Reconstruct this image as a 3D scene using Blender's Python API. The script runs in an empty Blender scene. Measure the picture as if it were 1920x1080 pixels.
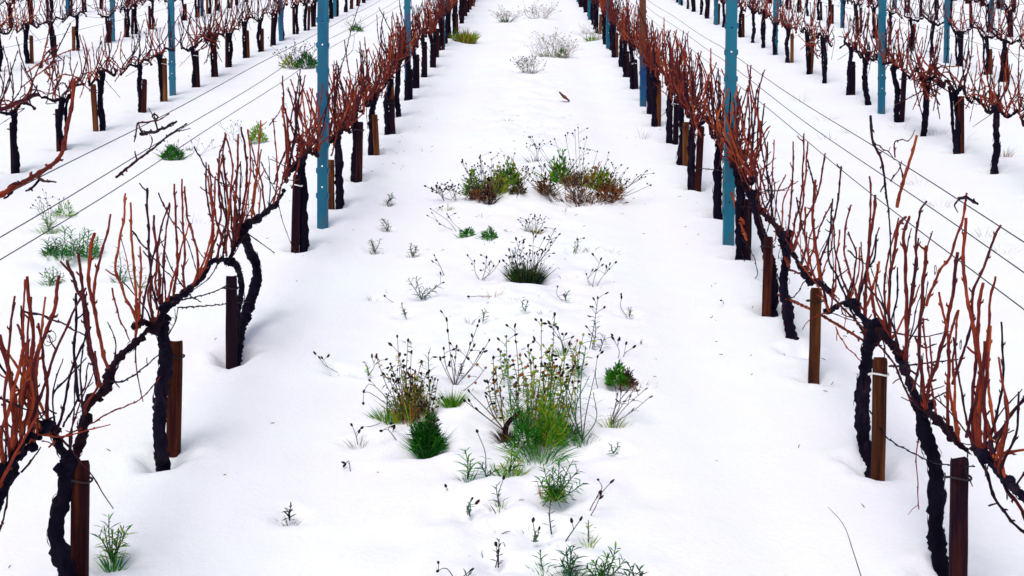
import bpy, math, random
import numpy as np
from mathutils import Vector, Matrix

# ------------------------------------------------------------------ camera, sky, sun, exposure
SC = bpy.context.scene
COL = SC.collection
F = 2300.0                      # focal length in pixels of the 1920 px wide photograph
PITCH = math.radians(3.5)       # camera looks slightly down
YAW = math.atan(29 / F)         # the rows vanish a little right of the centre
SLOPE_A = math.atan(685 / F) - PITCH
S = math.tan(SLOPE_A)           # the hillside climbs away from the camera
CAM_H = 1.9 * math.cos(math.atan(685 / F)) / math.cos(SLOPE_A)

cam_d = bpy.data.cameras.new('camera')
cam_d.sensor_width = 36.0
cam_d.lens = 36.0 * F / 1920.0
cam_d.clip_start = 0.05
cam_d.clip_end = 2000
cam = bpy.data.objects.new('camera', cam_d)
COL.objects.link(cam)
cam.location = (0, 0, CAM_H)
cam.rotation_euler = (math.pi / 2 - PITCH, 0, YAW)
SC.camera = cam
CM = (Matrix.Translation(cam.location) @ cam.rotation_euler.to_matrix().to_4x4())
CR = CM.to_3x3()

SUN_EL, SUN_AZ = math.radians(58), math.radians(200)   # azimuth from +Y clockwise: behind the camera
world = bpy.data.worlds.new('World')
SC.world = world
world.use_nodes = True
nt = world.node_tree
sky = nt.nodes.new('ShaderNodeTexSky')
sky.sky_type = 'NISHITA'
sky.sun_disc = False
sky.sun_elevation = SUN_EL
sky.sun_rotation = SUN_AZ
sky.dust_density = 4.0
sky.air_density = 1.0
hs = nt.nodes.new('ShaderNodeHueSaturation')           # cloud cover: the blue is washed out
hs.inputs['Saturation'].default_value = 0.85
bg = nt.nodes['Background']
bg.inputs['Strength'].default_value = 0.13
nt.links.new(sky.outputs[0], hs.inputs['Color'])
nt.links.new(hs.outputs[0], bg.inputs['Color'])
sun_d = bpy.data.lights.new('sun', 'SUN')
sun_d.energy = 1.3
sun_d.angle = math.radians(35)
sun_d.color = (1.0, 0.97, 0.93)
sun = bpy.data.objects.new('sun', sun_d)
COL.objects.link(sun)
sd = Vector((math.sin(SUN_AZ) * math.cos(SUN_EL), math.cos(SUN_AZ) * math.cos(SUN_EL), math.sin(SUN_EL)))
sun.rotation_euler = sd.to_track_quat('Z', 'Y').to_euler()
vs = SC.view_settings
vs.view_transform = 'Standard'
vs.look = 'None'
vs.gamma = 1.0
vs.exposure = 0.05
SC.cycles.max_bounces = 8
SC.cycles.diffuse_bounces = 5

# ------------------------------------------------------------------ projection helpers
def ray(px, py):
    return CR @ Vector(((px - 960) / F, -(py - 540) / F, -1.0))

def ground_px(px, py):
    d = ray(px, py)
    t = -CAM_H / (d.z - S * d.y)
    return d.x * t, d.y * t

def at_x(px, py, X):
    d = ray(px, py)
    t = X / d.x
    return Vector((X, d.y * t, CAM_H + d.z * t))

def at_y(px, py, Y):
    d = ray(px, py)
    t = Y / d.y
    return Vector((d.x * t, Y, CAM_H + d.z * t))

def project(p):
    q = CM.inverted() @ Vector(p)
    if q.z > -0.05:
        return (-9999, 9999)
    return (960 + F * q.x / -q.z, 540 - F * q.y / -q.z)

# ------------------------------------------------------------------ snow height field
def _hash(ix, iy, seed):
    h = (ix * 374761393 + iy * 668265263 + seed * 1442695041) & 0xFFFFFFFF
    h = ((h ^ (h >> 13)) * 1274126177) & 0xFFFFFFFF
    return ((h ^ (h >> 16)) & 0xFFFF) / 65535.0

def vnoise(x, y, seed):
    x = np.asarray(x, dtype=np.float64); y = np.asarray(y, dtype=np.float64)
    ix = np.floor(x).astype(np.int64); iy = np.floor(y).astype(np.int64)
    fx = x - ix; fy = y - iy
    fx = fx * fx * fx * (fx * (fx * 6 - 15) + 10); fy = fy * fy * fy * (fy * (fy * 6 - 15) + 10)
    a = _hash(ix, iy, seed); b = _hash(ix + 1, iy, seed)
    c = _hash(ix, iy + 1, seed); d = _hash(ix + 1, iy + 1, seed)
    return (a * (1 - fx) + b * fx) * (1 - fy) + (c * (1 - fx) + d * fx) * fy - 0.5

def relief(x, y):
    x = np.asarray(x, dtype=np.float64); y = np.asarray(y, dtype=np.float64)
    h = 0.040 * vnoise(x * 0.45, y * 0.4, 1) + 0.014 * vnoise(x * 1.5 + 3, y * 1.3, 2)
    h += 0.006 * vnoise(x * 4.5 + 9, y * 3.6, 3) + 0.0028 * vnoise(x * 13 + 9, y * 11, 6)
    strip = np.exp(-((x + 0.02) / 0.42) ** 2)           # the weedy strip between the wheel tracks
    h += strip * (0.02 + 0.045 * vnoise(x * 3.2, y * 2.7, 4) + 0.030 * vnoise(x * 7.5, y * 6.5, 5) + 0.012 * vnoise(x * 17, y * 15, 7))
    for xr in (-0.72, 0.74):
        h -= 0.022 * np.exp(-((x - xr) / 0.17) ** 2)
    for xr in (-1.27, 1.2):
        h += 0.025 * np.exp(-((x - xr) / 0.28) ** 2)
    return h

def base_z(y):
    y = np.asarray(y, dtype=np.float64)
    up = np.maximum(y - 60, 0); dn = np.maximum(-8 - y, 0)
    return S * y - S * up * up / (up + 90.0) + S * dn * dn / (dn + 60.0)

def H(x, y):
    return float(base_z(y) + relief(x, y))

WELLS = []      # melt hollows round whatever stands in the snow: x, y, radius, depth

def snow_point(px, py):
    x, y = ground_px(px, py)
    for _ in range(4):                                   # walk the ray onto the uneven snow
        d = ray(px, py)
        t = -(CAM_H - (H(x, y) - S * y)) / (d.z - S * d.y)
        x, y = d.x * t, d.y * t
    return Vector((x, y, H(x, y)))

# ------------------------------------------------------------------ materials
def new_mat(name):
    m = bpy.data.materials.new(name)
    m.use_nodes = True
    n = m.node_tree.nodes
    return m, m.node_tree, n['Principled BSDF']

def ramp_mat(name, cols, scale, stretch=(1, 1, 1), rough=0.8, bump=0.3, bump_dist=0.003, rnd=0.35, detail=5, spec=0.2):
    """colours through a noise ramp, shifted a little from object to object"""
    m, t, b = new_mat(name)
    N, L = t.nodes, t.links
    tc = N.new('ShaderNodeTexCoord')
    mp = N.new('ShaderNodeMapping'); mp.inputs['Scale'].default_value = stretch
    L.new(tc.outputs['Object'], mp.inputs['Vector'])
    oi = N.new('ShaderNodeObjectInfo')
    add = N.new('ShaderNodeVectorMath'); add.operation = 'ADD'
    cmb = N.new('ShaderNodeCombineXYZ')
    ml = N.new('ShaderNodeMath'); ml.operation = 'MULTIPLY'; ml.inputs[1].default_value = 37.0
    L.new(oi.outputs['Random'], ml.inputs[0])
    for i in range(3): L.new(ml.outputs[0], cmb.inputs[i])
    L.new(mp.outputs[0], add.inputs[0]); L.new(cmb.outputs[0], add.inputs[1])
    ns = N.new('ShaderNodeTexNoise'); ns.inputs['Scale'].default_value = scale
    ns.inputs['Detail'].default_value = detail; ns.inputs['Roughness'].default_value = 0.65
    L.new(add.outputs[0], ns.inputs['Vector'])
    mr = N.new('ShaderNodeMath'); mr.operation = 'MULTIPLY_ADD'
    mr.inputs[1].default_value = rnd; mr.inputs[2].default_value = -rnd / 2
    L.new(oi.outputs['Random'], mr.inputs[0])
    sm = N.new('ShaderNodeMath'); sm.operation = 'ADD'
    L.new(ns.outputs['Fac'], sm.inputs[0]); L.new(mr.outputs[0], sm.inputs[1])
    cr = N.new('ShaderNodeValToRGB')
    el = cr.color_ramp.elements
    for i, (p, c) in enumerate(cols):
        e = el[i] if i < 2 else el.new(p)
        e.position = p; e.color = (*c, 1)
    L.new(sm.outputs[0], cr.inputs[0])
    L.new(cr.outputs[0], b.inputs['Base Color'])
    b.inputs['Roughness'].default_value = rough
    b.inputs['Specular IOR Level'].default_value = spec
    if bump:
        bp = N.new('ShaderNodeBump'); bp.inputs['Strength'].default_value = bump
        bp.inputs['Distance'].default_value = bump_dist
        L.new(ns.outputs['Fac'], bp.inputs['Height']); L.new(bp.outputs[0], b.inputs['Normal'])
    return m

def snow_mat():
    m, t, b = new_mat('snow')
    N, L = t.nodes, t.links
    tc = N.new('ShaderNodeTexCoord')
    n1 = N.new('ShaderNodeTexNoise'); n1.inputs['Scale'].default_value = 42; n1.inputs['Detail'].default_value = 6
    n1.inputs['Roughness'].default_value = 0.7
    n2 = N.new('ShaderNodeTexNoise'); n2.inputs['Scale'].default_value = 1.3; n2.inputs['Detail'].default_value = 2
    L.new(tc.outputs['Object'], n1.inputs['Vector']); L.new(tc.outputs['Object'], n2.inputs['Vector'])
    mx = N.new('ShaderNodeValToRGB')
    mx.color_ramp.elements[0].position = 0.3; mx.color_ramp.elements[0].color = (0.875, 0.872, 0.945, 1)
    mx.color_ramp.elements[1].position = 0.7; mx.color_ramp.elements[1].color = (0.875, 0.915, 0.94, 1)
    L.new(n2.outputs['Fac'], mx.inputs[0]); L.new(mx.outputs[0], b.inputs['Base Color'])
    b.inputs['Roughness'].default_value = 0.75
    b.inputs['Specular IOR Level'].default_value = 0.25
    bp = N.new('ShaderNodeBump'); bp.inputs['Strength'].default_value = 0.55; bp.inputs['Distance'].default_value = 0.008
    L.new(n1.outputs['Fac'], bp.inputs['Height']); L.new(bp.outputs[0], b.inputs['Normal'])
    return m

M = {}
M['snow'] = snow_mat()
M['bark'] = ramp_mat('bark', [(0.25, (0.002, 0.0015, 0.006)), (0.55, (0.006, 0.004, 0.014)), (0.8, (0.035, 0.018, 0.030))],
                     26, (1, 1, 0.25), 0.95, 0.9, 0.006, 0.15, spec=0.08)
M['spur'] = ramp_mat('spur_bark', [(0.25, (0.006, 0.003, 0.010)), (0.6, (0.022, 0.006, 0.009)), (0.85, (0.09, 0.02, 0.012))],
                     30, (1, 1, 1), 0.95, 0.9, 0.005, 0.3, spec=0.08)
M['cane'] = ramp_mat('cane', [(0.18, (0.026, 0.003, 0.014)), (0.42, (0.12, 0.012, 0.008)), (0.62, (0.23, 0.028, 0.010)), (0.88, (0.42, 0.09, 0.020))],
                     14, (1, 1, 0.5), 0.6, 0.35, 0.002, 0.5, spec=0.12)
M['cane_dark'] = ramp_mat('cane_dark', [(0.2, (0.006, 0.003, 0.012)), (0.55, (0.024, 0.005, 0.012)), (0.85, (0.10, 0.014, 0.014))],
                          9, (1, 1, 0.5), 0.6, 0.35, 0.002, 0.5, spec=0.1)
M['stake'] = ramp_mat('stake_wood', [(0.22, (0.008, 0.003, 0.008)), (0.45, (0.035, 0.007, 0.007)), (0.66, (0.10, 0.025, 0.010)), (0.92, (0.19, 0.085, 0.028))],
                      15, (2.6, 2.6, 0.16), 0.9, 0.8, 0.004, 0.5, spec=0.08)
M['stake_ochre'] = ramp_mat('stake_wood_ochre', [(0.28, (0.016, 0.005, 0.006)), (0.46, (0.06, 0.018, 0.008)), (0.62, (0.13, 0.045, 0.014)), (0.82, (0.33, 0.18, 0.06))],
                      15, (2.6, 2.6, 0.16), 0.9, 0.8, 0.004, 0.1, spec=0.08)
M['stake_dark'] = ramp_mat('stake_wood_dark', [(0.22, (0.004, 0.002, 0.008)), (0.5, (0.012, 0.004, 0.010)), (0.68, (0.045, 0.010, 0.008)), (0.84, (0.20, 0.09, 0.03))],
                      15, (2.6, 2.6, 0.16), 0.9, 0.8, 0.004, 0.1, spec=0.08)
M['tie'] = ramp_mat('tie', [(0.3, (0.01, 0.01, 0.012)), (0.7, (0.04, 0.03, 0.03))], 20, rough=0.6)
M['tie_white'] = ramp_mat('tie_white', [(0.3, (0.6, 0.6, 0.62)), (0.7, (0.8, 0.8, 0.8))], 20, rough=0.6)
M['post'] = ramp_mat('post_steel', [(0.25, (0.010, 0.045, 0.16)), (0.42, (0.007, 0.095, 0.185)), (0.66, (0.010, 0.14, 0.215)), (0.9, (0.05, 0.06, 0.17))],
                     4.0, (1.6, 1.6, 0.45), 0.5, 0.25, 0.001, 0.45, spec=0.2)
M['wire'] = ramp_mat('wire', [(0.3, (0.012, 0.012, 0.014)), (0.7, (0.05, 0.045, 0.045))], 8, rough=0.5, rnd=0.1, bump=0)
def weather(mt, name, upper):
    """rust and dirt in blotches; upper: the top of this post has rusted brown"""
    m = M[mt].copy(); m.name = name
    N, L = m.node_tree.nodes, m.node_tree.links
    b = N['Principled BSDF']
    old = b.inputs['Base Color'].links[0].from_socket
    tc = N.new('ShaderNodeTexCoord'); ns = N.new('ShaderNodeTexNoise')
    ns.inputs['Scale'].default_value = 16; ns.inputs['Detail'].default_value = 6; ns.inputs['Roughness'].default_value = 0.7
    mp = N.new('ShaderNodeMapping'); mp.inputs['Scale'].default_value = (1, 1, 0.35)
    L.new(tc.outputs['Object'], mp.inputs['Vector']); L.new(mp.outputs[0], ns.inputs['Vector'])
    cr = N.new('ShaderNodeValToRGB'); cr.color_ramp.elements[0].position = 0.56; cr.color_ramp.elements[1].position = 0.72
    src = ns.outputs['Fac']
    if upper:
        sp = N.new('ShaderNodeSeparateXYZ'); L.new(tc.outputs['Object'], sp.inputs[0])
        mr = N.new('ShaderNodeMapRange'); mr.inputs['From Min'].default_value = 0.36; mr.inputs['From Max'].default_value = 0.62
        mr.inputs['To Max'].default_value = 0.28
        L.new(sp.outputs['Z'], mr.inputs['Value'])
        ad = N.new('ShaderNodeMath'); L.new(src, ad.inputs[0]); L.new(mr.outputs[0], ad.inputs[1]); src = ad.outputs[0]
    L.new(src, cr.inputs[0])
    mx = N.new('ShaderNodeMix'); mx.data_type = 'RGBA'
    L.new(cr.outputs[0], mx.inputs['Factor']); L.new(old, mx.inputs['A'])
    mx.inputs['B'].default_value = (0.12, 0.035, 0.016, 1)
    L.new(mx.outputs['Result'], b.inputs['Base Color'])
    M[name] = m
weather('post', 'post_worn', False)
weather('post', 'post_rusty', True)
def leafm(name, a, b_, c):
    m = M[name] = ramp_mat(name, [(0.25, a), (0.5, b_), (0.78, c)], 22, rough=0.6, bump=0, rnd=0.25, detail=3)
    N, L = m.node_tree.nodes, m.node_tree.links
    tr = N.new('ShaderNodeBsdfTranslucent'); mix = N.new('ShaderNodeMixShader'); mix.inputs[0].default_value = 0.45
    L.new(N['Principled BSDF'].inputs['Base Color'].links[0].from_socket, tr.inputs['Color'])
    L.new(N['Principled BSDF'].outputs[0], mix.inputs[1]); L.new(tr.outputs[0], mix.inputs[2])
    L.new(mix.outputs[0], N['Material Output'].inputs['Surface'])
leafm('green', (0.010, 0.13, 0.010), (0.05, 0.32, 0.016), (0.22, 0.48, 0.03))
leafm('dark_green', (0.003, 0.035, 0.008), (0.008, 0.095, 0.012), (0.03, 0.19, 0.018))
leafm('blue_green', (0.012, 0.075, 0.05), (0.03, 0.16, 0.08), (0.10, 0.30, 0.11))
leafm('yellow_green', (0.11, 0.26, 0.010), (0.34, 0.46, 0.02), (0.60, 0.54, 0.05))
leafm('olive', (0.03, 0.05, 0.012), (0.10, 0.14, 0.02), (0.28, 0.26, 0.05))
leafm('orange', (0.16, 0.04, 0.010), (0.44, 0.14, 0.025), (0.62, 0.32, 0.08))
leafm('brown', (0.03, 0.010, 0.010), (0.13, 0.045, 0.025), (0.32, 0.15, 0.07))
leafm('straw', (0.30, 0.25, 0.19), (0.45, 0.38, 0.29), (0.62, 0.55, 0.44))
leafm('grey_stem', (0.06, 0.055, 0.055), (0.15, 0.13, 0.125), (0.32, 0.28, 0.25))
leafm('green_stem', (0.03, 0.10, 0.05), (0.07, 0.20, 0.09), (0.18, 0.32, 0.13))
leafm('dark_sprig', (0.008, 0.014, 0.012), (0.02, 0.035, 0.025), (0.06, 0.10, 0.05))
leafm('head', (0.012, 0.006, 0.012), (0.030, 0.013, 0.018), (0.09, 0.035, 0.035))

# ------------------------------------------------------------------ mesh helpers
class MB:
    def __init__(self):
        self.v, self.f = [], []

    def tube(self, pts, radii, sides=6, cap=True):
        n = len(pts)
        if n < 2: return
        base = len(self.v)
        up = None
        for i in range(n):
            a = pts[max(i - 1, 0)]; b = pts[min(i + 1, n - 1)]
            d = (b - a)
            if d.length < 1e-9: d = Vector((0, 0, 1))
            d.normalize()
            if up is None:
                up = Vector((1, 0, 0)) if abs(d.x) < 0.8 else Vector((0, 1, 0))
            up = up - d * up.dot(d)
            if up.length < 1e-6: up = d.orthogonal()
            up.normalize()
            w = d.cross(up)
            r = radii[i] if hasattr(radii, '__len__') else radii
            for k in range(sides):
                a_ = 2 * math.pi * k / sides
                self.v.append(pts[i] + (up * math.cos(a_) + w * math.sin(a_)) * r)
        for i in range(n - 1):
            for k in range(sides):
                k2 = (k + 1) % sides
                self.f.append((base + i * sides + k, base + i * sides + k2,
                               base + (i + 1) * sides + k2, base + (i + 1) * sides + k))
        if cap:
            self.f.append(tuple(base + k for k in range(sides))[::-1])
            self.f.append(tuple(base + (n - 1) * sides + k for k in range(sides)))

    def blade(self, p0, p1, p2, w, nrm=None):
        """a thin curved leaf from p0 over p1 to the point p2, folded along its middle"""
        d = (p2 - p0)
        side = d.cross(nrm if nrm is not None else Vector((0.3, 0.2, 1)))
        if side.length < 1e-6: side = d.orthogonal()
        side.normalize(); side *= w / 2
        up = side.cross(d).normalized() * w * 0.18
        b = len(self.v)
        self.v += [p0 - side * 0.55, p0 + side * 0.55, p1 - side + up, p1 - up, p1 + side + up, p2]
        self.f += [(b, b + 3, b + 2), (b, b + 1, b + 3), (b + 1, b + 4, b + 3), (b + 2, b + 3, b + 5), (b + 3, b + 4, b + 5)]

    def blob(self, c, axis, length, r, sides=6, rng=random):
        """a seed head or knob: a short swollen spindle"""
        axis = axis.normalized()
        ts = (0, 0.18, 0.5, 0.8, 1.0); rs = (0.35, 0.85, 1.0, 0.75, 0.2)
        self.tube([c + axis * (length * t) for t in ts], [r * k * rng.uniform(0.85, 1.15) for k in rs], sides)

    def build(self, name, mat, parent=None, origin=None, smooth=True, kind=None):
        me = bpy.data.meshes.new(name)
        o = Vector(origin) if origin is not None else Vector((0, 0, 0))
        me.from_pydata([tuple(p - o) for p in self.v], [], self.f)
        if smooth:
            me.polygons.foreach_set('use_smooth', [True] * len(me.polygons))
        me.materials.append(mat)
        ob = bpy.data.objects.new(name, me)
        COL.objects.link(ob)
        if parent is not None: ob.parent = parent
        if kind: ob['kind'] = kind
        return ob

def empty(name, loc, label, cat, group=None):
    e = bpy.data.objects.new(name, None)
    e.empty_display_size = 0.1
    COL.objects.link(e)
    e.location = loc
    e['label'] = label; e['category'] = cat
    if group: e['group'] = group
    return e

def tag(o, label, cat, group=None):
    o['label'] = label; o['category'] = cat
    if group: o['group'] = group
    return o

def resample(pts, step):
    """Catmull-Rom through the points, about every step metres"""
    out = []
    P = [pts[0] * 2 - pts[1]] + list(pts) + [pts[-1] * 2 - pts[-2]]
    for i in range(1, len(P) - 2):
        a, b, c, d = P[i - 1], P[i], P[i + 1], P[i + 2]
        n = max(1, int(math.ceil((c - b).length / step)))
        for k in range(n):
            t = k / n
            out.append(0.5 * ((2 * b) + (c - a) * t + (2 * a - 5 * b + 4 * c - d) * t * t + (3 * b - a - 3 * c + d) * t ** 3))
    out.append(pts[-1].copy())
    return out

def rnd_vec(rng, s=1.0):
    return Vector((rng.uniform(-s, s), rng.uniform(-s, s), rng.uniform(-s, s)))

def add_cane(mb, pts, r0, r1, rng, sides=6, step=0.013, node=0.065, buds=True):
    """a one-year shoot: swollen nodes with buds, a slight zigzag and a cut end"""
    p = resample(pts, step)
    n = len(p)
    acc = [0.0]
    for i in range(1, n): acc.append(acc[-1] + (p[i] - p[i - 1]).length)
    L = acc[-1]
    rad, nodes = [], []
    s0 = rng.uniform(0.01, node); k = 0
    while s0 < L - 0.008:
        nodes.append(s0); s0 += node * rng.uniform(0.75, 1.25)
    zig = rnd_vec(rng).normalized()
    for i in range(n):
        t = acc[i] / max(L, 1e-6)
        r = r0 + (r1 - r0) * t
        for j, s in enumerate(nodes):
            d = (acc[i] - s) / 0.009
            if abs(d) < 3:
                r *= 1 + 0.42 * math.exp(-d * d)
        ph = acc[i] / node * math.pi
        p[i] = p[i] + zig * (0.0022 * math.sin(ph)) + rnd_vec(rng, 0.0006)
        rad.append(r * rng.uniform(0.93, 1.07))
    mb.tube(p, rad, sides)
    if buds:
        for j, s in enumerate(nodes):
            i = min(range(n), key=lambda q: abs(acc[q] - s))
            if 0 < i < n - 1:
                d = (p[i + 1] - p[i - 1]).normalized()
                sd_ = d.orthogonal().normalized()
                sd_ = Matrix.Rotation(rng.uniform(0, 6.28), 3, d) @ sd_
                q = sd_ * (1 if j % 2 else -1)
                rr = rad[i]
                if rng.random() < 0.12:
                    ln = rng.uniform(0.015, 0.035)       # a stub of a cut side shoot
                    mb.tube([p[i], p[i] + (q + d * 0.7) * ln * 0.6, p[i] + (q + d * 0.9) * ln], [rr * 0.6, rr * 0.5, rr * 0.45], 5)
                else:
                    mb.tube([p[i] + q * rr * 0.4, p[i] + (q + d * 0.6) * rr * 1.5, p[i] + (q * 0.9 + d * 1.2) * rr * 2.0], [rr * 0.6, rr * 0.5, rr * 0.12], 5, cap=False)

def add_wood(mb, pts, r0, r1, rng, sides=10, step=0.016, rough=0.2, peel=True, knob=0.12):
    """old wood: crooked, knotty, with strips of bark standing off"""
    p = resample(pts, step)
    n = len(p)
    ph = [rng.uniform(0, 6.28) for _ in range(4)]
    ctl = [rng.choice((rng.uniform(-1, 0.4), rng.uniform(-0.4, 1.8))) for _ in range(400)]
    rad = []
    s = 0.0
    for i in range(n):
        if i: s += (p[i] - p[i - 1]).length
        t = i / max(n - 1, 1)
        r = r0 + (r1 - r0) * t
        u = s / 0.034; iu = int(u) % 398; fu = u - int(u); fu = fu * fu * (3 - 2 * fu)
        r *= max(0.6, 1 + knob * (ctl[iu] * (1 - fu) + ctl[iu + 1] * fu) + knob * 0.25 * math.sin(s * 90 + ph[2]))
        p[i] = p[i] + Vector((math.sin(s * 21 + ph[1]), math.sin(s * 17 + ph[2]), 0)) * r0 * 0.14
        rad.append(r)
    b = len(mb.v)
    mb.tube(p, rad, sides)
    for i in range(b, len(mb.v)):
        ci = p[(i - b) // sides]
        mb.v[i] = ci + (mb.v[i] - ci) * (1 + rng.uniform(-rough, rough))
    if peel:
        for _ in range(int(n * 0.9)):
            i = rng.randrange(0, n - 1)
            d = (p[min(i + 3, n - 1)] - p[max(i - 1, 0)]).normalized()
            q = Matrix.Rotation(rng.uniform(0, 6.28), 3, d) @ d.orthogonal().normalized()
            a = p[i] + q * rad[i] * 0.95
            ln = rng.uniform(0.02, 0.06) * rng.choice((1, -1))
            mb.blade(a, a + d * ln * 0.5 + q * rad[i] * 0.18, a + d * ln + q * rad[i] * rng.choice((0.05, 0.1, 0.14, 0.22)), rng.uniform(0.004, 0.010), q)

def add_knob(mb, c, r, rng):
    ax = rnd_vec(rng).normalized()
    b = len(mb.v)
    mb.tube([c + ax * r * k for k in (-0.95, -0.6, 0, 0.6, 0.95)], [r * 0.4, r * 0.85, r, r * 0.8, r * 0.35], 8)
    for i in range(b, len(mb.v)):
        mb.v[i] = c + (mb.v[i] - c) * rng.uniform(0.75, 1.25)

def add_tendril(mb, p, rng, size=0.035):
    pts = [p.copy()]
    a = rng.uniform(0, 6.28); q = p.copy(); ang = 0.0
    for k in range(12):
        ang += rng.uniform(0.35, 0.75)
        q = q + Vector((math.cos(a + ang) * 0.5, math.cos(a + ang), math.sin(a + ang))) * size * 0.24 * (1 - k * 0.04)
        pts.append(q.copy())
    mb.tube(pts, [0.0011] * len(pts), 4)

ORD = ('zeroth first second third fourth fifth sixth seventh eighth ninth tenth eleventh twelfth thirteenth fourteenth fifteenth sixteenth '
       'seventeenth eighteenth nineteenth twentieth').split()
def ordinal(n):
    if n <= 20: return ORD[n]
    tens = {2: 'twenty', 3: 'thirty', 4: 'forty'}[n // 10]
    return {20: 'twentieth', 30: 'thirtieth', 40: 'fortieth'}[n] if n % 10 == 0 else tens + '-' + ORD[n % 10]

# ------------------------------------------------------------------ rows of the vineyard
ROWX = {'L1': -1.27, 'L2': -3.95, 'L3': -6.74, 'L4': -9.55, 'L5': -12.3, 'L6': -15.0,
        'R1': 1.20, 'R2': 3.53, 'R3': 5.65, 'R4': 7.90, 'R5': 10.2, 'R6': 12.5}
ROWNAME = {'L1': 'row just left of aisle', 'L2': 'second row left of aisle', 'L3': 'third row left of aisle',
           'L4': 'fourth row left of aisle', 'L5': 'fifth row left of aisle', 'L6': 'sixth row left of aisle',
           'R1': 'row just right of aisle', 'R2': 'second row right of aisle', 'R3': 'third row right of aisle',
           'R4': 'fourth row right of aisle', 'R5': 'fifth row right of aisle', 'R6': 'sixth row right of aisle'}

def y_of(py, X):
    """distance up the row of a point on the snow seen at image height py"""
    lo, hi = 1.5, 80.0
    for _ in range(50):
        mid = (lo + hi) / 2
        if project((X, mid, S * mid))[1] > py: lo = mid
        else: hi = mid
    return lo

# vine bases read off the photograph (image heights), continued at an even pace up the hill
SEEN = {'L1': [1125, 855, 678, 570, 472, 390, 337, 290, 252, 220, 190],
        'R1': [1125, 885, 692, 585, 485, 408, 353, 310, 270, 238, 215],
        'L2': [320, 278, 240, 207, 187, 160, 140, 125, 110, 98],
        'R2': [322, 285, 252, 228, 195, 177, 155, 138, 118, 105],
        'L3': [121, 108, 95, 80, 69, 64], 'R3': [153, 140, 124, 107, 95, 82]}
POSTS = {'L1': [425, 188], 'R1': [455, 200], 'L2': [176, 78], 'R2': [211, 104], 'L3': [76], 'R3': [117]}
rngR = random.Random(5)
VINES, POSTY = {}, {}
for r, X in ROWX.items():
    ys = [y_of(p, X) for p in SEEN[r]] if r in SEEN else []
    y = ys[-1] if ys else 6 + rngR.random()
    while y < 33.5:
        y += 0.95 + rngR.uniform(-0.09, 0.09)
        ys.append(y)
    if r in ('L2', 'R2', 'L3', 'R3'):                    # a few in front, past the frame's edge
        for k in range(3): ys.insert(0, ys[0] - 0.95)
    if r == 'L1': ys.insert(0, ys[0] - 0.95)
    if r == 'R1': ys.insert(0, ys[0] - 0.62)
    keep = []
    for y in ys:
        px, py = project((X, y, S * y))
        px2, py2 = project((X, y, S * y + 1.0))
        if -170 < px < 2090 and py > -45 and (y > 2.3): keep.append(y)
    VINES[r] = keep
    ps = [y_of(p, X) for p in POSTS[r]] if r in POSTS else [15.5 + rngR.uniform(-1, 1)]
    while ps[-1] < 33: ps.append(ps[-1] + 5.55)
    POSTY[r] = [y for y in ps if -250 < project((X, y, S * y))[0] < 2170 and project((X, y, S * y))[1] > -45]

# ------------------------------------------------------------------ traced vines nearest the camera
# pixel polylines lie in the upright plane of their row; every shoot then leans a little across it
T = {}
T['L1.0'] = dict(
    trunk=[[(-75, 1240), (-60, 1130), (-30, 1000), (-5, 930), (10, 890)]],
    arms=[[(10, 890), (25, 860), (40, 835), (60, 815)], [(10, 895), (-20, 930), (-50, 970), (-85, 1000)]],
    canes=[('a', [(22, 850), (40, 760), (55, 690), (63, 640), (58, 590), (50, 517)]),
           ('a', [(18, 880), (30, 790), (63, 685), (80, 637), (100, 587), (111, 517)]),
           ('a', [(28, 830), (30, 780), (23, 720), (8, 665), (0, 627)]),
           ('b', [(40, 830), (38, 780), (40, 720), (48, 680), (50, 643)]),
           ('b', [(35, 840), (55, 760), (60, 700), (46, 650), (33, 607)]),
           ('b', [(20, 860), (12, 800), (8, 740), (16, 690)]),
           ('a', [(8, 880), (2, 820), (18, 760), (34, 700), (42, 655)]),
           ('b', [(50, 825), (66, 760), (62, 700), (72, 655)]),
           ('c', [(0, 745), (40, 765), (62, 770), (80, 775)]),
           ('b', [(-10, 900), (-12, 820), (-4, 740), (-16, 660)]),
           ('c', [(12, 905), (13, 935), (7, 973), (-4, 1003)]),
           ('c', [(0, 985), (-10, 1020), (-30, 1045)])])
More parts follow.
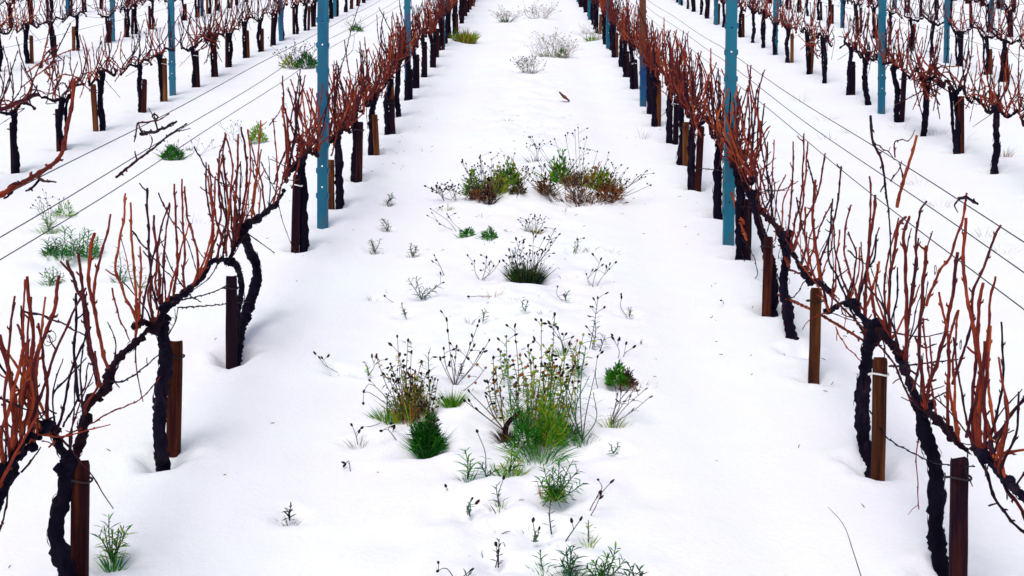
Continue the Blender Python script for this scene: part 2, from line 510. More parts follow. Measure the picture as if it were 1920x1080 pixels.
T['L1.1'] = dict(
    trunk=[[(128, 1130), (125, 1080), (107, 993), (118, 920), (130, 868)]],
    arms=[[(130, 868), (113, 837), (103, 810), (90, 793), (76, 806), (62, 830), (50, 842)],
          [(130, 868), (147, 843), (157, 787), (167, 757), (197, 730), (213, 685), (253, 643), (283, 613), (300, 605)]],
    canes=[('a', [(190, 722), (167, 653), (157, 573), (140, 530), (127, 490)]),
           ('a', [(185, 725), (170, 650), (162, 580), (152, 520), (147, 473)]),
           ('a', [(203, 690), (190, 650), (182, 600), (172, 560), (166, 500), (177, 437)]),
           ('b', [(178, 585), (175, 560), (183, 503), (200, 440), (208, 403)]),
           ('b', [(148, 753), (141, 690), (140, 647), (143, 590), (143, 550)]),
           ('b', [(263, 612), (253, 593), (227, 537), (217, 493), (230, 423), (236, 362)]),
           ('b', [(254, 635), (256, 590), (253, 520), (247, 450), (245, 380)]),
           ('b', [(262, 615), (261, 570), (264, 520), (263, 463)]),
           ('c', [(210, 540), (223, 593), (243, 637)]),
           ('c', [(100, 735), (130, 705), (163, 670)]),
           ('c', [(92, 838), (117, 820), (173, 793), (207, 773), (260, 750), (290, 720), (303, 702)]),
           ('c', [(43, 583), (80, 592), (117, 607), (160, 630)]),
           ('c', [(205, 715), (230, 715), (260, 697), (300, 663)]),
           ('b', [(90, 790), (87, 720), (80, 660), (73, 607)]),
           ('b', [(58, 835), (62, 770), (68, 720), (67, 660)]),
           ('c', [(40, 885), (70, 850), (76, 838)]),
           ('c', [(118, 800), (140, 760), (160, 720), (166, 680)]),
           ('c', [(105, 775), (90, 770), (72, 785)])],
    tendrils=[(95, 630), (88, 640), (150, 845), (108, 925)])
T['L1.2'] = dict(
    trunk=[[(306, 868), (304, 850), (297, 790), (303, 735), (312, 690), (305, 640), (302, 605)]],
    arms=[[(302, 605), (306, 580), (320, 567), (350, 547), (373, 525), (393, 495), (413, 487), (432, 490)],
          [(302, 605), (285, 612), (268, 603), (255, 612)]],
    canes=[('b', [(295, 580), (283, 520), (280, 470), (278, 427), (275, 352)]),
           ('a', [(300, 570), (297, 493), (290, 440), (288, 403)]),
           ('b', [(325, 558), (330, 520), (333, 493), (330, 420), (327, 345)]),
           ('b', [(347, 545), (343, 507), (347, 480), (343, 420), (341, 335)]),
           ('c', [(297, 362), (320, 410), (350, 450), (370, 513)]),
           ('c', [(247, 433), (277, 470), (333, 533)]),
           ('b', [(360, 535), (378, 500), (392, 460), (400, 410), (404, 330)]),
           ('b', [(365, 530), (372, 490), (362, 440), (350, 400), (347, 350)]),
           ('b', [(372, 522), (388, 490), (400, 440), (396, 380), (389, 330)]),
           ('b', [(385, 500), (404, 450), (414, 400), (410, 340), (424, 251)]),
           ('b', [(395, 492), (400, 430), (388, 370), (386, 304)]),
           ('a', [(405, 490), (418, 440), (430, 400), (424, 350), (418, 290)]),
           ('c', [(333, 577), (393, 573), (427, 570), (477, 565)]),
           ('c', [(320, 567), (393, 550), (430, 533)]),
           ('c', [(364, 275), (386, 314), (410, 340), (441, 352)]),
           ('c', [(300, 660), (325, 610), (335, 578)]),
           ('c', [(350, 550), (365, 560), (378, 566)])],
    tendrils=[(300, 650), (330, 600)])
T['L1.3'] = dict(
    trunk=[[(440, 690), (440, 675), (448, 630), (460, 590), (474, 555), (481, 520), (478, 490), (462, 458), (455, 432)],
           [(440, 675), (444, 600), (452, 550), (450, 520), (444, 498), (432, 490)]],
    arms=[[(455, 432), (470, 418), (490, 405), (505, 392), (520, 378), (532, 360)], [(455, 432), (445, 450), (438, 470), (430, 488)]],
    canes=[('b', [(424, 470), (429, 389), (436, 311), (422, 249)]),
           ('b', [(436, 465), (422, 403), (410, 340), (412, 292), (424, 251)]),
           ('b', [(425, 480), (406, 413), (397, 364), (392, 309)]),
           ('a', [(437, 460), (440, 400), (444, 336), (446, 292), (446, 251)]),
           ('a', [(446, 445), (458, 376), (463, 328), (460, 280), (452, 239)]),
           ('b', [(450, 440), (462, 380), (470, 310), (465, 242)]),
           ('b', [(470, 420), (477, 374), (482, 316), (487, 256), (489, 225)]),
           ('b', [(478, 414), (474, 370), (484, 320), (490, 280)]),
           ('c', [(472, 295), (477, 331), (486, 360)]),
           ('c', [(489, 304), (513, 352), (525, 372)]),
           ('b', [(497, 398), (490, 340), (478, 300), (470, 262)]),
           ('b', [(512, 385), (520, 340), (518, 287), (512, 222)]),
           ('b', [(520, 376), (530, 336), (537, 292), (540, 227)]),
           ('c', [(440, 440), (420, 425), (397, 410)]),
           ('c', [(495, 402), (530, 345), (560, 336)])],
    tendrils=[(470, 400)])
T['R1.0'] = dict(
    trunk=[[(2060, 1330), (2040, 1180), (2010, 1080), (1990, 1000), (1960, 960)]],
    arms=[[(1960, 960), (1920, 930), (1880, 895), (1860, 870), (1838, 850), (1822, 842)],
          [(1960, 960), (2010, 960), (2060, 985)]],
    canes=[('a', [(1857, 827), (1883, 907), (1905, 940), (1925, 978)]),
           ('b', [(1827, 833), (1850, 890), (1873, 947), (1917, 997), (1930, 1006)]),
           ('a', [(1843, 852), (1835, 790), (1840, 720), (1833, 613), (1843, 530)]),
           ('b', [(1850, 862), (1846, 780), (1850, 680), (1857, 567), (1866, 520)]),
           ('a', [(1836, 845), (1828, 780), (1838, 700), (1831, 650), (1822, 600), (1808, 520), (1807, 457), (1812, 410)]),
           ('b', [(1826, 842), (1823, 760), (1830, 660), (1823, 593), (1827, 540), (1847, 497), (1863, 447), (1877, 423)]),
           ('b', [(1812, 820), (1818, 790), (1833, 740), (1842, 690), (1846, 640)]),
           ('b', [(1863, 823), (1880, 800), (1920, 747), (1945, 715)]),
           ('b', [(1862, 872), (1890, 850), (1920, 843), (1950, 838)]),
           ('c', [(1903, 912), (1920, 887), (1940, 860)]),
           ('a', [(1866, 876), (1852, 800), (1842, 740), (1850, 640)]),
           ('b', [(1885, 900), (1870, 830), (1858, 760), (1852, 700), (1858, 610)]),
           ('c', [(1854, 948), (1868, 945), (1876, 950)]),
           ('a', [(1930, 940), (1945, 840), (1935, 740), (1950, 640)])],
    tendrils=[(1890, 925), (1850, 870)])
T['R1.1'] = dict(
    trunk=[[(1772, 1130), (1768, 1080), (1758, 1020), (1755, 967), (1755, 887), (1750, 853), (1737, 813), (1728, 780), (1728, 765)]],
    arms=[[(1728, 768), (1707, 725), (1697, 693), (1687, 667), (1667, 637), (1655, 622)],
          [(1728, 768), (1742, 775), (1765, 795), (1795, 830), (1815, 845)]],
    canes=[('b', [(1800, 835), (1787, 770), (1778, 707), (1780, 660), (1777, 627), (1763, 560), (1760, 547)]),
           ('a', [(1735, 762), (1743, 720), (1757, 680), (1773, 620), (1787, 547), (1795, 473)]),
           ('b', [(1780, 815), (1776, 760), (1779, 700), (1780, 637), (1796, 582)]),
           ('a', [(1737, 770), (1730, 720), (1723, 643), (1727, 587), (1732, 520), (1738, 461)]),
           ('c', [(1734, 500), (1739, 462), (1748, 434)]),
           ('a', [(1697, 690), (1700, 593), (1697, 480), (1695, 437), (1706, 406)]),
           ('c', [(1697, 482), (1703, 455), (1709, 428)]),
           ('b', [(1697, 675), (1703, 600), (1718, 507), (1717, 467), (1723, 403), (1737, 378)]),
           ('a', [(1668, 640), (1667, 547), (1673, 493), (1680, 457), (1684, 423), (1699, 407)]),
           ('c', [(1630, 770), (1663, 820), (1707, 847), (1753, 868), (1790, 872), (1827, 875)]),
           ('b', [(1786, 720), (1813, 640), (1826, 590)]),
           ('b', [(1737, 573), (1757, 517), (1780, 483), (1800, 427), (1811, 380), (1814, 362)]),
           ('c', [(1745, 770), (1765, 785), (1780, 810), (1793, 835)]),
           ('c', [(1742, 755), (1760, 742), (1778, 732)]),
           ('c', [(1718, 640), (1735, 652), (1756, 645)]),
           ('c', [(1722, 610), (1728, 600), (1742, 600)]),
           ('c', [(1667, 687), (1700, 685), (1760, 678), (1796, 674)]),
           ('b', [(1711, 735), (1722, 690), (1724, 640)])],
    tendrils=[(1770, 905), (1755, 512), (1800, 640)])
T['R1.2'] = dict(
    trunk=[[(1633, 900), (1630, 880), (1622, 830), (1616, 770), (1618, 720), (1626, 680), (1628, 650), (1640, 625), (1650, 618)]],
    arms=[[(1648, 618), (1625, 605), (1607, 585), (1597, 567), (1575, 570), (1555, 585), (1545, 583)],
          [(1650, 618), (1668, 638), (1690, 668)]],
    canes=[('a', [(1622, 640), (1622, 600), (1623, 547), (1630, 460), (1640, 393), (1641, 365)]),
           ('b', [(1643, 623), (1637, 560), (1627, 510), (1630, 440), (1633, 360), (1630, 330)]),
           ('b', [(1612, 590), (1608, 560), (1583, 470), (1592, 393), (1596, 384)]),
           ('b', [(1605, 580), (1625, 510), (1640, 483), (1643, 440)]),
           ('c', [(1590, 470), (1610, 486), (1622, 494)]),
           ('b', [(1590, 570), (1575, 530), (1553, 483), (1557, 430), (1561, 374)]),
           ('b', [(1553, 580), (1537, 503), (1553, 450), (1567, 400), (1574, 350), (1577, 312)]),
           ('b', [(1552, 585), (1537, 500), (1523, 410), (1528, 360), (1514, 300)]),
           ('a', [(1460, 553), (1520, 580), (1550, 597), (1600, 627), (1640, 652)]),
           ('b', [(1480, 505), (1520, 523), (1550, 547), (1583, 580), (1623, 620), (1673, 677), (1693, 720), (1712, 762)]),
           ('c', [(1567, 613), (1580, 640), (1600, 663), (1625, 684)]),
           ('a', [(1632, 630), (1621, 590), (1640, 530), (1648, 490)]),
           ('c', [(1660, 360), (1667, 403), (1670, 493), (1668, 560)]),
           ('b', [(1630, 640), (1605, 600), (1590, 560), (1600, 520)])],
    tendrils=[(1660, 525), (1700, 600)])
T['R1.3'] = dict(
    trunk=[[(1501, 702), (1499, 683), (1487, 637), (1477, 587), (1470, 537), (1473, 490), (1471, 445)]],
    arms=[[(1471, 450), (1485, 470), (1505, 508), (1520, 525), (1545, 535), (1562, 555)],
          [(1471, 448), (1462, 432), (1450, 418), (1440, 408), (1425, 395)]],
    canes=[('b', [(1462, 440), (1448, 400), (1448, 333), (1452, 262)]),
           ('b', [(1470, 460), (1455, 430), (1444, 372), (1438, 325), (1440, 266)]),
           ('b', [(1474, 455), (1481, 403), (1487, 314), (1487, 266)]),
           ('b', [(1482, 470), (1490, 419), (1502, 372), (1506, 302), (1508, 250)]),
           ('b', [(1484, 480), (1497, 440), (1510, 333), (1514, 266)]),
           ('a', [(1540, 535), (1533, 489), (1524, 411), (1529, 337)]),
           ('b', [(1485, 470), (1506, 419), (1533, 364), (1547, 288)]),
           ('b', [(1530, 530), (1522, 504), (1510, 450), (1510, 388)]),
           ('c', [(1470, 593), (1473, 643), (1483, 695)]),
           ('c', [(1445, 415), (1432, 438), (1417, 372)]),
           ('a', [(1478, 500), (1462, 450), (1446, 411), (1430, 380)]),
           ('c', [(1390, 470), (1400, 500), (1420, 535), (1440, 562)]),
           ('c', [(1468, 560), (1490, 555), (1510, 525), (1530, 500)]),
           ('b', [(1500, 500), (1512, 460), (1500, 410), (1494, 370)]),
           ('b', [(1508, 512), (1524, 470), (1540, 420), (1560, 380)])],
    tendrils=[(1478, 520)])
T['R1.4'] = dict(
    trunk=[[(1448, 595), (1446, 580), (1450, 545), (1449, 520), (1444, 490), (1432, 450), (1422, 410), (1410, 365)]],
    arms=[[(1410, 368), (1425, 392), (1440, 408), (1455, 425)], [(1410, 368), (1398, 350), (1385, 330), (1374, 312)]],
    canes=[('b', [(1417, 380), (1432, 318), (1436, 275), (1417, 201), (1401, 123)]),
           ('b', [(1395, 345), (1400, 300), (1413, 197), (1434, 131)]),
           ('b', [(1387, 335), (1409, 294), (1409, 201), (1404, 150)]),
           ('b', [(1393, 345), (1413, 287), (1430, 255), (1444, 236)]),
           ('a', [(1400, 450), (1382, 395), (1364, 325), (1366, 255), (1366, 197)]),
           ('a', [(1395, 420), (1374, 370), (1372, 320), (1358, 250), (1362, 190)]),
           ('b', [(1425, 395), (1420, 340), (1410, 290), (1405, 240)]),
           ('c', [(1412, 365), (1440, 358), (1470, 355), (1496, 340)]),
           ('c', [(1300, 315), (1340, 318), (1365, 322)]),
           ('b', [(1400, 360), (1386, 300), (1392, 240), (1380, 200)]),
           ('b', [(1430, 400), (1446, 360), (1432, 300), (1426, 262)]),
           ('c', [(1385, 440), (1408, 470), (1420, 510), (1408, 535)])],
    tendrils=[])

CANE_R = {'a': (0.0057, 0.0043), 'b': (0.0044, 0.0031), 'c': (0.0028, 0.0018)}

def build_traced(key, X, label, group, rng):
    d = T[key]
    base = at_x(*d['trunk'][0][0], X)
    base.z = H(base.x, base.y)
    v = empty('grapevine', base, label, 'grapevine', group)
    WELLS.append((base.x, base.y, 0.075, 0.075))
    for k, tr in enumerate(d['trunk']):
        pts = [at_x(px, py, X + 0.012 * math.sin(i * 1.7 + k)) for i, (px, py) in enumerate(tr)]
        foot = pts[0].copy(); foot.z = min(foot.z, H(foot.x, foot.y)) - 0.12
        mb = MB()
        if (pts[0].z - foot.z) < 0.02: pts[0].z += 0.03
        add_wood(mb, [foot] + pts if k == 0 else pts, 0.0245 if k == 0 else 0.014, 0.0195 if k == 0 else 0.011, rng, 12, step=0.012, rough=0.24, knob=0.16)
        if k == 0:
            add_knob(mb, pts[-1], 0.027, rng)
            for q_ in range(5): add_knob(mb, pts[-1] + rnd_vec(rng, 0.026), rng.uniform(0.012, 0.021), rng)
        mb.build('trunk', M['bark'], v, base)
    for k, ar in enumerate(d['arms']):
        pts = [at_x(px, py, X + (0 if i == 0 else rng.uniform(-0.02, 0.02))) for i, (px, py) in enumerate(ar)]
        mb = MB()
        add_wood(mb, pts, 0.0125, 0.0065, rng, 10, step=0.012, rough=0.36, knob=0.38)
        for p in resample(pts, 0.06)[1:]:
            if rng.random() < 0.5: continue
            add_knob(mb, p + rnd_vec(rng, 0.008), rng.choice((rng.uniform(0.007, 0.012), rng.uniform(0.012, 0.021))), rng)
        mb.build('cordon_arm', M['bark'] if k == 0 else M['spur'], v, base)
    for kind, cp in d['canes']:
        lat = rng.uniform(-0.07, 0.07) if kind != 'c' else rng.uniform(-0.03, 0.03)
        n = len(cp)
        pts = [at_x(px, py, X + lat * (i / (n - 1))) for i, (px, py) in enumerate(cp)]
        mb = MB()
        r0, r1 = CANE_R[kind]
        add_cane(mb, pts, r0 * rng.uniform(0.9, 1.1), r1 * rng.uniform(0.9, 1.1), rng, 7)
        if kind == 'c' and rng.random() < 0.25: mat = 'cane'
        else: mat = 'cane' if kind != 'c' else 'cane_dark'
        if kind == 'b' and rng.random() < 0.22: mat = 'cane_dark'
        mb.build('cane', M[mat], v, base)
    arm_px = [q for ar in d['arms'] for q in ar] + [d['trunk'][0][-1]]
    for k in range(8):                                   # more upright shoots between the traced ones
        ar = rng.choice(d['arms'])
        i = rng.randrange(0, len(ar) - 1); f = rng.random()
        a = at_x(ar[i][0] + (ar[i + 1][0] - ar[i][0]) * f, ar[i][1] + (ar[i + 1][1] - ar[i][1]) * f, X)
        dv = Vector((rng.gauss(0, 0.2), rng.gauss(0, 0.34), 1)).normalized()
        ln = rng.uniform(0.18, 0.42)
        mb = MB()
        add_cane(mb, [a, a + dv * 0.03 + Vector((0, rng.gauss(0, 0.02), 0)), a + dv * ln * 0.55 + rnd_vec(rng, 0.025), a + dv * ln], rng.uniform(0.0030, 0.0044), 0.0026, rng, 6)
        mb.build('cane', M['cane' if rng.random() < 0.75 else 'cane_dark'], v, base)
    for k in range(9):                                   # fine dead side shoots and stubs
        a = at_x(*rng.choice(arm_px), X)
        up = rng.random() < 0.7
        ln = rng.uniform(0.10, 0.32)
        dv = Vector((rng.gauss(0, 0.35), rng.gauss(0, 0.6), 1.0 if up else rng.uniform(-0.9, 0.3))).normalized()
        bn = rnd_vec(rng, 0.025)
        mb = MB()
        add_cane(mb, [a, a + dv * ln * 0.5 + bn, a + dv * ln], rng.uniform(0.0018, 0.0034), 0.0014, rng, 5)
        mb.build('cane', M['cane_dark' if rng.random() < 0.6 else 'cane'], v, base)
    for tp in d.get('tendrils', []):
        mb = MB()
        add_tendril(mb, at_x(*tp, X + rng.uniform(-0.02, 0.02)), rng, 0.04)
        mb.build('tendril', M['cane_dark'], v, base)
    return v

# ------------------------------------------------------------------ vine variants for the rest of the rows
def cord(t, lat, h):
    return Vector((lat, t, h + S * t))

def vine_variant(seed, dense=True):
    """lists of (part name, mesh, material, is_cane) in the vine's own frame, the row along Y"""
    rng = random.Random(seed)
    parts = []
    def mk(name, mb, mat):
        me = bpy.data.meshes.new(name)
        me.from_pydata([tuple(p) for p in mb.v], [], mb.f)
        me.polygons.foreach_set('use_smooth', [True] * len(me.polygons))
        me.materials.append(M[mat])
        return me
    hh = rng.uniform(0.42, 0.49)
    lean = rng.uniform(-0.10, 0.10)
    head = cord(lean, rng.uniform(-0.015, 0.015), hh)
    mb = MB()
    mid = cord(lean * 0.3 + rng.uniform(-0.04, 0.04), rng.uniform(-0.025, 0.025), hh * 0.5)
    add_wood(mb, [Vector((0, 0, -0.14)), Vector((0, 0, 0.03)), mid, head], 0.028, 0.022, rng, 8, step=0.022)
    add_knob(mb, head, 0.030, rng)
    parts.append(('trunk', mk('trunk', mb, 'bark')))
    if rng.random() < 0.4:
        mb = MB()
        sgn = rng.choice((-1, 1))
        add_wood(mb, [Vector((0, sgn * 0.02, 0.0)), cord(sgn * rng.uniform(0.07, 0.11), 0, hh * 0.45), cord(sgn * 0.09 + lean, 0, hh * 0.85), cord(lean + sgn * 0.16, 0, hh + 0.03)], 0.014, 0.011, rng, 7, step=0.025)
        parts.append(('second_stem', mk('second_stem', mb, 'bark')))
    spurs = []
    for sgn in (-1, 1):
        ln = rng.uniform(0.36, 0.50)
        pts = [head]
        for k in range(1, 5):
            t = lean + sgn * ln * k / 4
            pts.append(cord(t, rng.uniform(-0.02, 0.02), 0.475 + 0.035 * math.sin(k * 1.3 + seed) + rng.uniform(-0.015, 0.02)))
        mb = MB()
        add_wood(mb, pts, 0.0135, 0.008, rng, 7, step=0.024, rough=0.25, knob=0.2)
        q = resample(pts, 0.085)
        for p in q[1:]:
            add_knob(mb, p + rnd_vec(rng, 0.006), rng.uniform(0.008, 0.015), rng)
            spurs.append((p, sgn))
        parts.append(('cordon_arm', mk('cordon_arm', mb, 'spur' if sgn > 0 else 'bark')))
    canes = []
    spurs.append((head, 0))
    for p, sgn in spurs:
        for c in range(rng.choice((1, 1, 2, 2)) if dense else rng.choice((0, 1, 1, 2))):
            ln = rng.choice((rng.uniform(0.12, 0.34), rng.uniform(0.28, 0.52), rng.uniform(0.34, 0.50)))
            dirv = Vector((rng.gauss(0, 0.18), rng.gauss(0.0, 0.29) + 0.05 * sgn, 1)).normalized()
            bend = Vector((rng.gauss(0, 0.05), rng.gauss(0, 0.07), 0)) * (ln / 0.4)
            st = Vector((rng.gauss(0, 0.3), rng.gauss(0, 0.5), 0.35))
            pts = [p, p + st.normalized() * 0.03 + dirv * 0.02, p + dirv * ln * 0.5 + bend, p + dirv * ln + bend * 0.6]
            canes.append((pts, 0.0053 * rng.uniform(0.8, 1.15), 0.0036 * rng.uniform(0.8, 1.1), 'cane' if rng.random() < (0.8 if dense else 0.6) else 'cane_dark'))
    if dense:
        for k in range(9):                               # fine side twigs that knit the row together
            p, sgn = rng.choice(spurs)
            p = p + Vector((0, rng.uniform(-0.05, 0.05), rng.uniform(0, 0.12)))
            dv = Vector((rng.gauss(0, 0.4), rng.gauss(0, 0.75), rng.uniform(0.25, 1.0))).normalized()
            ln = rng.uniform(0.12, 0.30)
            canes.append(([p, p + dv * ln * 0.5 + rnd_vec(rng, 0.02), p + dv * ln], 0.0034, 0.0018, 'cane' if rng.random() < 0.7 else 'cane_dark'))
    for k in range(rng.choice((3, 4)) if dense else rng.choice((1, 2, 3))):               # long shoots laid along the row
        t0 = rng.uniform(-0.2, 0.2); sg = rng.choice((-1, 1)); ln = rng.uniform(0.5, 0.85)
        h0 = rng.uniform(0.47, 0.52); lat = rng.uniform(-0.06, 0.06)
        pts = [cord(t0, 0, h0), cord(t0 + sg * ln * 0.35, lat, h0 + rng.uniform(0.02, 0.12)),
               cord(t0 + sg * ln * 0.7, lat * 1.5, h0 + rng.uniform(-0.03, 0.10)), cord(t0 + sg * ln, lat, h0 + rng.uniform(-0.12, 0.06))]
        canes.append((pts, 0.0058, 0.0038, 'cane'))
    for k in range(rng.choice((1, 2, 2))):               # thin dead shoots hanging or crossing
        t0 = rng.uniform(-0.35, 0.35)
        a = cord(t0, 0, 0.48)
        pts = [a, a + Vector((rng.uniform(-.08, .08), rng.uniform(-.12, .12), rng.uniform(-.05, .04))),
               a + Vector((rng.uniform(-.16, .16), rng.uniform(-.25, .25), rng.uniform(-.28, .05)))]
        canes.append((pts, 0.0032, 0.0020, 'cane_dark'))
    single = []
    for pts, r0, r1, mat in canes:
        mb = MB()
        add_cane(mb, pts, r0, r1, rng, 5, step=0.018)
        single.append(mk('cane', mb, mat))
    joined = []
    for mat in ('cane', 'cane_dark'):
        mb = MB()
        rg = random.Random(seed + 99)
        for pts, r0, r1, m2 in canes:
            if m2 == mat: add_cane(mb, pts, r0 * 1.0, r1 * 1.0, rg, 4, step=0.035, buds=False)
        if mb.v: joined.append(mk('canes', mb, mat))
    return dict(parts=parts, single=single, joined=joined)

VAR = [vine_variant(100 + i) for i in range(9)] + [vine_variant(300 + i, False) for i in range(8)]

def place_vine(kind, X, Y, label, group, rng, detail):
    z = H(X, Y)
    v = empty('grapevine', (X, Y, z), label, 'grapevine', group)
    fx = rng.choice((-1, 1))
    v.scale = (fx * rng.uniform(0.95, 1.1), 1.0, rng.uniform(0.93, 1.08))
    vr = VAR[kind]
    def kid(name, me, kind_=None):
        o = bpy.data.objects.new(name, me)
        COL.objects.link(o); o.parent = v
        if kind_: o['kind'] = kind_
    for nm, me in vr['parts']: kid(nm, me)
    if detail:
        for me in vr['single']: kid('cane', me)
    else:
        for me in vr['joined']: kid('canes', me, 'stuff')
    return v

# ------------------------------------------------------------------ stakes and posts
def stake_mesh(seed):
    rng = random.Random(seed)
    mb = MB()
    w, d, h = 0.046, 0.030, 0.40
    zs = (-0.15, 0.0, 0.14, 0.28, h - 0.012, h)
    c = 0.004
    for i, z in enumerate(zs):
        k = 1.0 if i < len(zs) - 1 else 0.9
        ring = [(-w / 2 + c, -d / 2), (w / 2 - c, -d / 2), (w / 2, -d / 2 + c), (w / 2, d / 2 - c), (w / 2 - c, d / 2), (-w / 2 + c, d / 2), (-w / 2, d / 2 - c), (-w / 2, -d / 2 + c)]
        for x, y in ring:
            mb.v.append(Vector((x * k + rng.uniform(-0.0012, 0.0012), y * k + rng.uniform(-0.001, 0.001), z + (rng.uniform(-0.004, 0.004) if i == len(zs) - 1 else 0))))
    for i in range(len(zs) - 1):
        for k in range(8):
            a = i * 8; k2 = (k + 1) % 8
            mb.f.append((a + k, a + k2, a + 8 + k2, a + 8 + k))
    mb.f.append(tuple(range((len(zs) - 1) * 8, len(zs) * 8)))
    me = bpy.data.meshes.new('stake')
    me.from_pydata([tuple(p) for p in mb.v], [], mb.f)
    me.materials.append(M['stake'])
    return me
STK = [stake_mesh(i) for i in range(5)]
def tie_mesh(mat):
    mb = MB()
    ring = [Vector((0.032 * math.cos(a) * (1.25 if math.cos(a) < 0 else 1), 0.024 * math.sin(a), 0.345 + 0.004 * math.sin(2 * a))) for a in [k * math.pi / 8 for k in range(17)]]
    mb.tube(ring, 0.0035, 5)
    me = bpy.data.meshes.new('tie')
    me.from_pydata([tuple(p) for p in mb.v], [], mb.f)
    me.materials.append(M[mat])
    return me
TIE = [tie_mesh('tie'), tie_mesh('tie_white')]

def place_stake(loc, height, label, group, rng, tilt=None, width=1.0, tie=True, dark=None):
    s = empty('wooden_stake', loc, label, 'stake', group)
    s.rotation_euler = (rng.uniform(-0.05, 0.05), rng.uniform(-0.05, 0.05) if tilt is None else tilt, rng.uniform(-0.35, 0.35))
    s.scale = (width, width, height / 0.40)
    o = bpy.data.objects.new('stake_body', rng.choice(STK)); COL.objects.link(o); o.parent = s
    if dark:
        o.material_slots[0].link = 'OBJECT'; o.material_slots[0].material = M[dark]
    if tie:
        o = bpy.data.objects.new('tie', TIE[0 if rng.random() < 0.85 else 1]); COL.objects.link(o); o.parent = s
    WELLS.append((loc[0], loc[1], 0.07, 0.035))
    return s

def post_mesh():
    """rolled steel vineyard post: a channel with hook notches on its edges and punched holes"""
    mb = MB()
    W, Dp, th, h = 0.056, 0.040, 0.0035, 1.95
    hw = W / 2
    holes = [0.23, 0.36, 0.61, 1.11, 1.25]
    # front web with round holes
    def quad(x0, z0, x1, z1, y):
        b = len(mb.v)
        mb.v += [Vector((x0, y, z0)), Vector((x1, y, z0)), Vector((x1, y, z1)), Vector((x0, y, z1))]
        mb.f.append((b, b + 1, b + 2, b + 3))
    hs_ = 0.016
    for y in (-Dp / 2, -Dp / 2 + th):
        z = -0.25
        for hz in holes:
            quad(-hw, z, hw, hz - hs_, y)
            quad(-hw, hz - hs_, -hs_, hz + hs_, y); quad(hs_, hz - hs_, hw, hz + hs_, y)
            b = len(mb.v); n = 8
            sq = [(1, 0), (1, 1), (0, 1), (-1, 1), (-1, 0), (-1, -1), (0, -1), (1, -1)]
            for k in range(n): mb.v.append(Vector((sq[k][0] * hs_, y, hz + sq[k][1] * hs_)))
            for k in range(n):
                a = k * math.pi / 4
                mb.v.append(Vector((0.0058 * math.cos(a), y, hz + 0.0058 * math.sin(a))))
            for k in range(n):
                k2 = (k + 1) % n
                mb.f.append((b + k, b + k2, b + n + k2, b + n + k))
            z = hz + hs_
        quad(-hw, z, hw, h, y)
    # flanges and returned lips
    def box(x0, y0, z0, x1, y1, z1):
        b = len(mb.v)
        for zz in (z0, z1):
            mb.v += [Vector((x0, y0, zz)), Vector((x1, y0, zz)), Vector((x1, y1, zz)), Vector((x0, y1, zz))]
        for f in ((0, 3, 2, 1), (4, 5, 6, 7), (0, 1, 5, 4), (1, 2, 6, 5), (2, 3, 7, 6), (3, 0, 4, 7)):
            mb.f.append(tuple(b + i for i in f))
    for sg in (-1, 1):
        x0, x1 = sorted((sg * hw, sg * (hw + th)))
        box(x0, -Dp / 2, -0.25, x1, Dp / 2, h)
        x0, x1 = sorted((sg * (hw - 0.013), sg * (hw - 0.0005)))
        box(x0, Dp / 2 - th, -0.25, x1, Dp / 2 - 0.0004, h - 0.0005)
        for k in range(11):                               # wire hooks pressed out of the edges
            z = 0.155 + 0.155 * k
            b = len(mb.v)
            xe = sg * (hw + th - 0.0005)
            xo = sg * (hw + th + 0.0085)
            for yy in (-Dp / 2 + 0.004, Dp / 2 - 0.016):
                mb.v += [Vector((xe, yy, z)), Vector((xo, yy, z + 0.012)), Vector((xo, yy, z + 0.036)), Vector((xe, yy, z + 0.042))]
            mb.f += [(b, b + 1, b + 2, b + 3), (b + 4, b + 7, b + 6, b + 5), (b, b + 4, b + 5, b + 1), (b + 1, b + 5, b + 6, b + 2), (b + 2, b + 6, b + 7, b + 3)]
    me = bpy.data.meshes.new('steel_post')
    me.from_pydata([tuple(p) for p in mb.v], [], mb.f)
    me.materials.append(M['post_worn'])
    return me
POST = post_mesh()

# ------------------------------------------------------------------ build the rows
rngV = random.Random(21)
STAKE_PX = {  # traced stakes: top, bottom, relative width
    'L1.1': ((151, 866), (148, 1112), 1.0), 'L1.2': ((330, 640), (325, 838), 1.0), 'L1.3': ((434, 518), (434, 678), 0.95),
    'R1.1': ((1799, 860), (1796, 1115), 1.0), 'R1.2': ((1650, 672), (1646, 885), 0.95), 'R1.3': ((1530, 541), (1526, 706), 0.95),
    'R1.4': ((1441, 443), (1437, 585), 0.95)}
HERO_LABEL = {
    'L1.0': 'bundle of reddish canes at left picture edge on a vine cut off by frame',
    'L1.1': 'black grapevine trunk forking at the bottom left corner with long red-brown canes',
    'L1.2': 'dark grapevine with its arm reaching up to the right, second trunk standing left of aisle',
    'L1.3': 'grapevine with a looped double trunk, third trunk up the row just left of aisle',
    'R1.0': 'thick red canes at the right picture edge on a vine cut off by the frame',
    'R1.1': 'grapevine with a tall curving trunk in the bottom right corner and red canes',
    'R1.2': 'grapevine with a knotty head over a leaning brown stake, second trunk right of the aisle',
    'R1.3': 'grapevine with a thin trunk slanting to the right, third trunk up row right of aisle',
    'R1.4': 'grapevine with crowded reddish canes just in front of the near right blue post'}
n_of = {}
